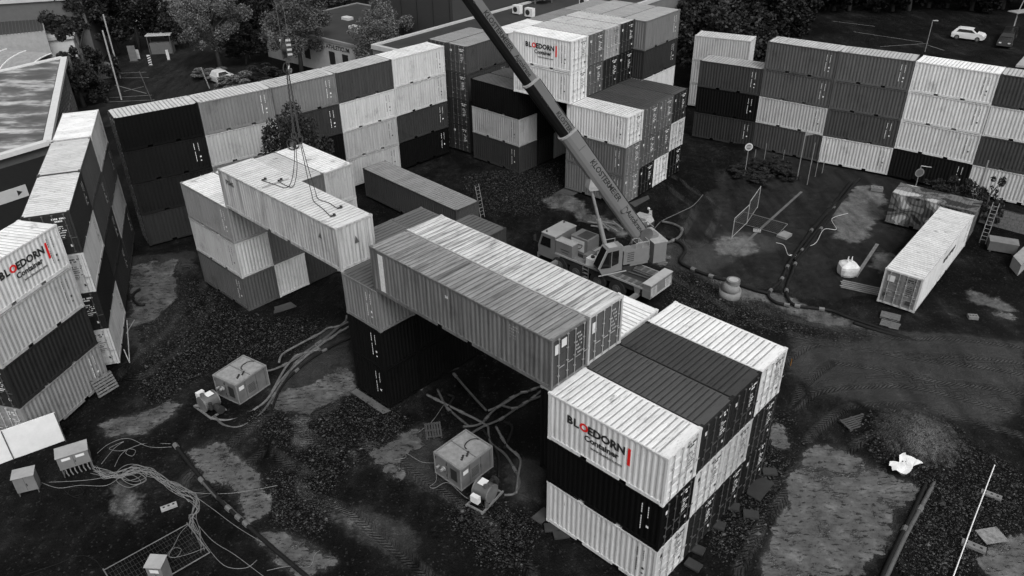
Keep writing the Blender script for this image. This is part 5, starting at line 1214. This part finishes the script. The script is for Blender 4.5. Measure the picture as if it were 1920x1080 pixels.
board((259,112),8,.7,1.4,'small cabinet with white notice left of the striped warning board',mat(.4,.6,'pale_cab'),name='cabinet',cat='cabinet')
board((327,85),8,.9,1.4,'white notice board with small pictures on the open shed',mat(.5,.6,'notice'),name='notice_board',cat='notice board')
for i,(x1,y1,x2,y2) in enumerate([(262,112,290,107),(290,115,303,109)]):
    a=gp(x1,y1);b=gp(x2,y2); mesh_panel(a,b,1.6,['left','right'][i]+' barrier panel around the excavation by the car park','',) if False else None
pole((228,187),8.1,.09,'nearer of the two tall flagless flagpoles on the car park',mat(.3,.5,'flagpole'),grp='tall flagpoles',name='flagpole')
pole((226,147),8.0,.09,'farther of the two tall flagless flagpoles on the car park',mat(.3,.5,'flagpole'),grp='tall flagpoles',name='flagpole')
pole((285,190),3.6,.06,'dark slanting post on the car park just above the back wall',mat(.06,.6,'dark_post'),tilt=-.6)
pole((393,166),2.6,.07,'pale leaning post beside the round shrubs',mat(.2,.6,'pale_post'),tilt=-.5)
o=pole((469,110),2.4,.04,'thin post with two white notices below the trees'); m=MB(); m.box(-.25,-.02,-.04,-.01,1.9,2.4); m.box(.02,.25,-.04,-.01,1.9,2.4); m.build('notice',mat(.55,.5,'notice2'),o)
o=pole((1734,97),4.2,.05,'thin car park lamp post behind the right wall',name='street_lamp'); m=MB(); m.box(0,.7,-.12,.12,4.1,4.2); m.build('lamp_head',mat(.3,.5,'lamp_head'),o)
p=gp(430,166); ab=emp('parked_van',(p.x,p.y,0),0,'','') ; bpy.data.objects.remove(ab)
# cable reel peeping above the left middle block
x_,y_=off(PO,PY,.6,8.6); o=emp('cable_reel',(x_,y_,Z0+3*CH_+.4),R_(-30),'small dark cable reel on the rear of the left middle block','cable reel')
for y in (-.2,.2): m=MB(); m.tube([(.4*math.cos(t),y,.4*math.sin(t)) for t in [i*math.pi/8 for i in range(17)]],.05,6,False); m.build('rim',cdk,o)
m=MB(); m.cyl((0,-.2,0),.16,.4,12,'y'); m.build('hub',STEEL,o)
# cars
def car(c0,c1,tone,label,suv=True,W_=1.85):
    L=(c1-c0).length; mid=(c0+c1)/2; ang=math.atan2((c1-c0).y,(c1-c0).x); o=emp('parked_car',(mid.x,mid.y,0),ang,label,'car'); k=L/4.5; h=1.62 if suv else 1.45
    side=[(-2.2,.35),(-2.25,.75),(-2.2,1.0),(-2.05,1.1),(-1.75,1.5),(-1.5,h-.05),(-.2,h),(.45,h-.04),(1.15,1.12),(1.9,1.0),(2.2,.78),(2.25,.4),(1.95,.28),(-1.95,.28)]
    m=MB(); Ws=[.86,.95,1]; 
    prof_=[(x*k,z) for x,z in side]; n=len(prof_)
    def wz(z): return W_/2*(1 if z<1.0 else 1-.28*(z-1.0)/.6)
    vs=[(x,-wz(z),z) for x,z in prof_]+[(x,wz(z),z) for x,z in prof_]
    m.add(vs,[tuple(range(n)),tuple(range(n,2*n))[::-1]]+[(i,n+i,n+(i+1)%n,(i+1)%n) for i in range(n)]); pm=mat(tone,.25,'car_paint',.05); b=m.build('body',pm,o)
    for s in (-1,1):
        m=MB(); P=[(-1.6,1.12),(-1.35,h-.14),(.35,h-.14),(.95,1.12)]; m.add([(x*k,s*(wz(z)+.012),z) for x,z in P],[(0,1,2,3)]); m.build('side_window',glass,b)
        for x in (-1.4,1.4): 
            m=MB(); m.cyl((x*k,s*(W_/2-.2) if s>0 else -W_/2-.01,.34),.34,.21,18,'y'); w=m.build('wheel',BLACK,o); m=MB(); y=s*(W_/2+.012); m.cyl((x*k,min(y,y+.01),.34),.2,.012,14,'y'); m.build('rim',mat(.15,.4,'rim2'),w)
        m=MB(); m.box(2.12*k,2.26*k,s*.55-.16,s*.55+.16,.72,.84); m.build('headlight',mat(.5,.2,'lamp2'),o)
    m=MB(); m.add([(1.12*k,-.7,1.14),(1.12*k,.7,1.14),(.5*k,.62,h-.06),(.5*k,-.62,h-.06)],[(0,1,2,3)]); q=m.build('windscreen',glass,b); q.location=(.02,0,.03)
    return o
car(gp(1784,70),gp(1845,78),.62,'white car parked on the dark tarmac behind the right wall')
car(gp(1893,66),gp(1880,92),.012,'black car seen from the front beside the white car',False)
car(gp(402,158),gp(436,150),.5,'pale car roof half hidden behind the back wall beside round shrubs')
# barrier arm gantry at the right edge
p=gp(1897,62); o=emp('sign_gantry',(p.x,p.y,0),R_(20),'pale flat canopy on a post cut by the right edge above the cars','canopy'); m=MB(); m.box(-1.2,2.6,-.8,.8,3.0,3.12); m.build('roof',mat(.25,.5,'gantry',.2),o); m=MB(); m.tube([(0,0,0),(0,0,3.0)],.09,8); m.tube([(0,0,3.1),(.5,0,5)],.06,8); m.build('pole',mat(.3,.5,'gantry2'),o)
slab([(1905,122),(1925,100),(1960,104),(1950,126)],.0,.25,mat(.3,.6,'pad_pale'),'trailer_bed','pale flat trailer bed behind the far end of the right wall','trailer')
# ================================================================ TREES AND SHRUBS
def leafmat(name,lo,hi):
    m,n,p=newmat(name); g=N(n,'ShaderNodeNewGeometry'); n.links.new(ramp(n,g.outputs['Random Per Island'],[(0,lo),(.6,(lo+hi)/2),(1,hi)]),p.inputs['Base Color']); p.inputs['Roughness'].default_value=.6; p.inputs['Specular IOR Level'].default_value=.3; return m
LF=[leafmat('dark_leaves',.006,.026),leafmat('mid_leaves',.02,.11),leafmat('pale_leaves',.035,.16),leafmat('black_leaves',.0015,.007)]
BARK=mat(.05,.9,'bark',.3)
_cr={}
def crownmesh(seed,shape,nl=5200,leaf=.032):
    "unit crown: radius 1, height 2, centred on the origin"
    k=(seed,shape,nl,leaf)
    if k in _cr: return _cr[k]
    r=np.random.RandomState(seed); nc={'round':64,'cone':34,'bush':16}[shape]; C=[]
    while len(C)<nc:
        p=r.uniform(-1,1,3)
        if shape=='cone':
            lim=max(.12,(1-p[2])*.5+.08)
            if p[0]**2+p[1]**2>lim*lim: continue
        else:
            if p@p>.85 or p@p<.12: continue
        C.append(p)
    C=np.array(C); R=r.uniform(.10,.27,nc)*(1 if shape!='cone' else .7)
    ci=r.choice(nc,nl,p=R**2/(R**2).sum()); dv=r.normal(size=(nl,3)); dv/=np.linalg.norm(dv,axis=1)[:,None]
    P=C[ci]+dv*(R[ci]*r.uniform(.5,1.05,nl))[:,None]
    a=r.normal(size=(nl,3)); a[:,2]*=.6; a/=np.linalg.norm(a,axis=1)[:,None]; b=np.cross(a,r.normal(size=(nl,3))); b/=np.linalg.norm(b,axis=1)[:,None]
    s=leaf*r.uniform(.6,1.5,nl)[:,None]; V=np.stack([P-a*s,P+b*s*.7,P+a*s,P-b*s*.7],1).reshape(-1,3)
    m=bpy.data.meshes.new('crown'); m.vertices.add(nl*4); m.vertices.foreach_set('co',V.ravel()); m.loops.add(nl*4); m.loops.foreach_set('vertex_index',np.arange(nl*4)); m.polygons.add(nl); m.polygons.foreach_set('loop_start',np.arange(0,nl*4,4)); m.polygons.foreach_set('loop_total',np.full(nl,4)); m.update()
    _cr[k]=(m,C,R); return _cr[k]
_tr={}
def tree(px,h,r,label,lf=1,shape='round',seed=0,group='trees behind the yard',name='tree',xy=None,nl=9000,leaf=.034,base=None):
    p=gp(*px) if xy is None else Vector((xy[0],xy[1],0)); o=emp(name,(p.x,p.y,0),random.uniform(0,6.28),label,'tree' if name=='tree' else name,group)
    cm_,C,R=crownmesh(seed,shape,nl,leaf); hc=h*(.42 if shape=='round' else .47) if base is None else (h-base)/2; m=mob('crown',cm_,LF[lf],o); m.scale=(r,r,hc); m.location=(0,0,h-hc)
    k=(seed,shape,round(h,1),round(r,1))
    t=MB(); t.tube([(0,0,0),(.05*r,0,h*.35),(0,.03*r,h*.62)],.03*h,8,True,.012*h)
    for c in C[:9]:
        e=Vector((c[0]*r*.85,c[1]*r*.85,h-hc+c[2]*hc*.85)); s=Vector((0,0,max(h*.2,min(e.z*.7,h*.5)))); t.tube([s,s.lerp(e,.55)+Vector((0,0,.1*h*.3)),e],.010*h,5,True,.003*h)
    t.build('trunk',BARK,o,True); return o
tree((414,130),11.5,4.7,'large pale-leaved tree left of the hook block',2,seed=1,nl=24000,leaf=.019)
tree((566,140),10.5,4.6,'dense tree directly behind the striped hook block',1,seed=2,nl=20000,leaf=.021)
tree((724,160),10.6,4.4,'broad light-leaved tree left of the dark hall',2,seed=3,nl=22000,leaf=.019)
tree((0,0),10.2,3.3,'dark tree standing between the left middle block and the back wall',0,xy=(-16.7,58.0),seed=4,nl=20000,leaf=.024,base=.8)
for i,(px,h,r,lf,sh,lb) in enumerate([((158,200),9.5,3.4,0,'cone','slim dark conifer beside the flat roofed building, nearest one'),((172,162),10.5,4.2,0,'cone','dark conifer behind the nearest slim one'),((165,118),10.5,5.2,0,'round','dark broad tree left of the flagpoles'),((222,100),11,5.4,0,'round','dark tree right behind the flagpole tops'),((262,96),10,4.4,3,'round','very dark tree before the concrete building'),((140,135),8,2.4,0,'cone','small dark conifer by the white annex'),
   ((345,90),7,3.2,0,'round','low dark tree behind the open shed'),((462,120),5.5,3.6,3,'round','very dark undergrowth tree beside the white notices'),((495,85),9,4,3,'round','dark tree at the corner of the sports building'),((590,120),5,2.2,0,'round','small dark tree in front of the name on the sports building'),((470,55),11,5,3,'round','dark tree behind the white notices'),((605,40),9,4,1,'round','tree at the far side of the sports building, left'),((650,22),10,4.5,0,'round','tree at the far side of the sports building, right'),((520,20),12,6,0,'round','tall dark tree at the top edge behind the sports building'),((400,30),12,6,3,'round','tall very dark tree at the top edge behind the pale-leaved tree'),((280,10),11,5,0,'round','tree behind the concrete building at the top edge')]):
    tree(px,h,r,lb,lf,sh,seed=5+i%4,nl=11000,leaf=.034)
for i,(px,h,r,lb) in enumerate([((455,175),2.6,3.2,'round pale shrub beside the half hidden car'),((425,180),1.8,1.8,'small pale shrub behind the back wall'),((395,148),1.4,2.6,'low shrub at the foot of the large pale-leaved tree'),((500,150),2.2,3.2,'dark low shrub below the hook block')]):
    tree(px,h,r,lb,2 if 'pale' in lb else 0,'bush',seed=30+i%2,name='shrub',group='shrubs behind the back wall',nl=5000,leaf=.05,base=0)
for i,(px,h,r,lf,lb) in enumerate([((1300,165),10.5,4.6,0,'dark tree directly behind the tall rear block'),((1350,150),10,4.4,0,'dark tree behind the lone pale container column'),((1400,150),8.5,4,0,'dark tree between the lone column and the right wall'),((1445,110),9.5,4.2,3,'very dark tree behind the first tall column of the right wall'),((1330,100),12,5.5,0,'tall dark tree behind the tall rear block, second row left'),((1400,85),12,5.5,0,'tall dark tree in the second row, middle'),((1460,60),11,5,3,'tall dark tree in the second row, right'),((1290,70),13,6,3,'tall dark tree at the top edge behind the tall rear block'),((1370,40),13,6,3,'tall dark tree at the top edge left of the car park'),((1500,45),9,4.2,3,'dark tree at the left corner of the car park')]):
    tree(px,h,r,lb,lf,'round',seed=9+i%3,group='dark trees behind the right wall',nl=8000,leaf=.045)
rt_=random.Random(5)
for i in range(15):
    px=1455+i*36+rt_.uniform(-8,8); tree((px,22-rt_.uniform(0,8)),rt_.uniform(12,15),rt_.uniform(4.5,6),'black forest edge tree along the top right of the picture',3,'round',seed=9+i%3,group='forest edge trees at the top right',nl=8000,leaf=.05,base=.6)
for i in range(12):
    px=1440+i*50; tree((px,2-rt_.uniform(0,8)),rt_.uniform(14,17),6,'black forest edge tree along the top right of the picture',3,'round',seed=9+i%3,group='forest edge trees at the top right',nl=8000,leaf=.05,base=.5)
for i in range(9):
    tree((330+i*75,-14-rt_.uniform(0,10)),rt_.uniform(11,14),6,'dark woodland tree beyond the buildings along the top edge',3,'round',seed=9+i%3,group='woodland trees at the top edge',nl=7000,leaf=.05)
for i,(x,y,h,r) in enumerate([(1385,330,.9,1.3),(1415,322,1.1,1.6),(1440,330,1.2,1.7),(1462,322,1.3,1.5),(1430,345,.8,1.4),(1475,335,.9,1.2)]):
    tree((x,y),h,r,'dark low bush '+['at the left end of the bush group by the right wall','second from the left in the bush group','in the middle of the bush group by the right wall','tallest bush of the group next to the pennant post','front bush of the group by the right wall','right front bush near the pennant post'][i],0,'bush',seed=30+i%2,name='shrub',group='bushes by the right wall',nl=3500,leaf=.06,base=0)
for i,(x,y,h,r,lb) in enumerate([(1755,372,2.0,1.6,'dark scrub behind the camouflage container'),(1785,378,2.2,1.5,'dark scrub behind the camouflage container, right one'),(1815,398,3.2,1.2,'thin sparse shrub in front of the white corrugated bottom container, left one'),(1845,402,3.6,1.3,'thin sparse shrub in front of the white corrugated bottom container, right one'),(1852,425,2.2,.9,'small shrub beside the ladder')]):
    tree((x,y),h,r,lb,0,'bush',seed=30+i%2,name='shrub',group='shrubs behind the camouflage container',nl=1500 if 'sparse' in lb else 3500,leaf=.05,base=0)
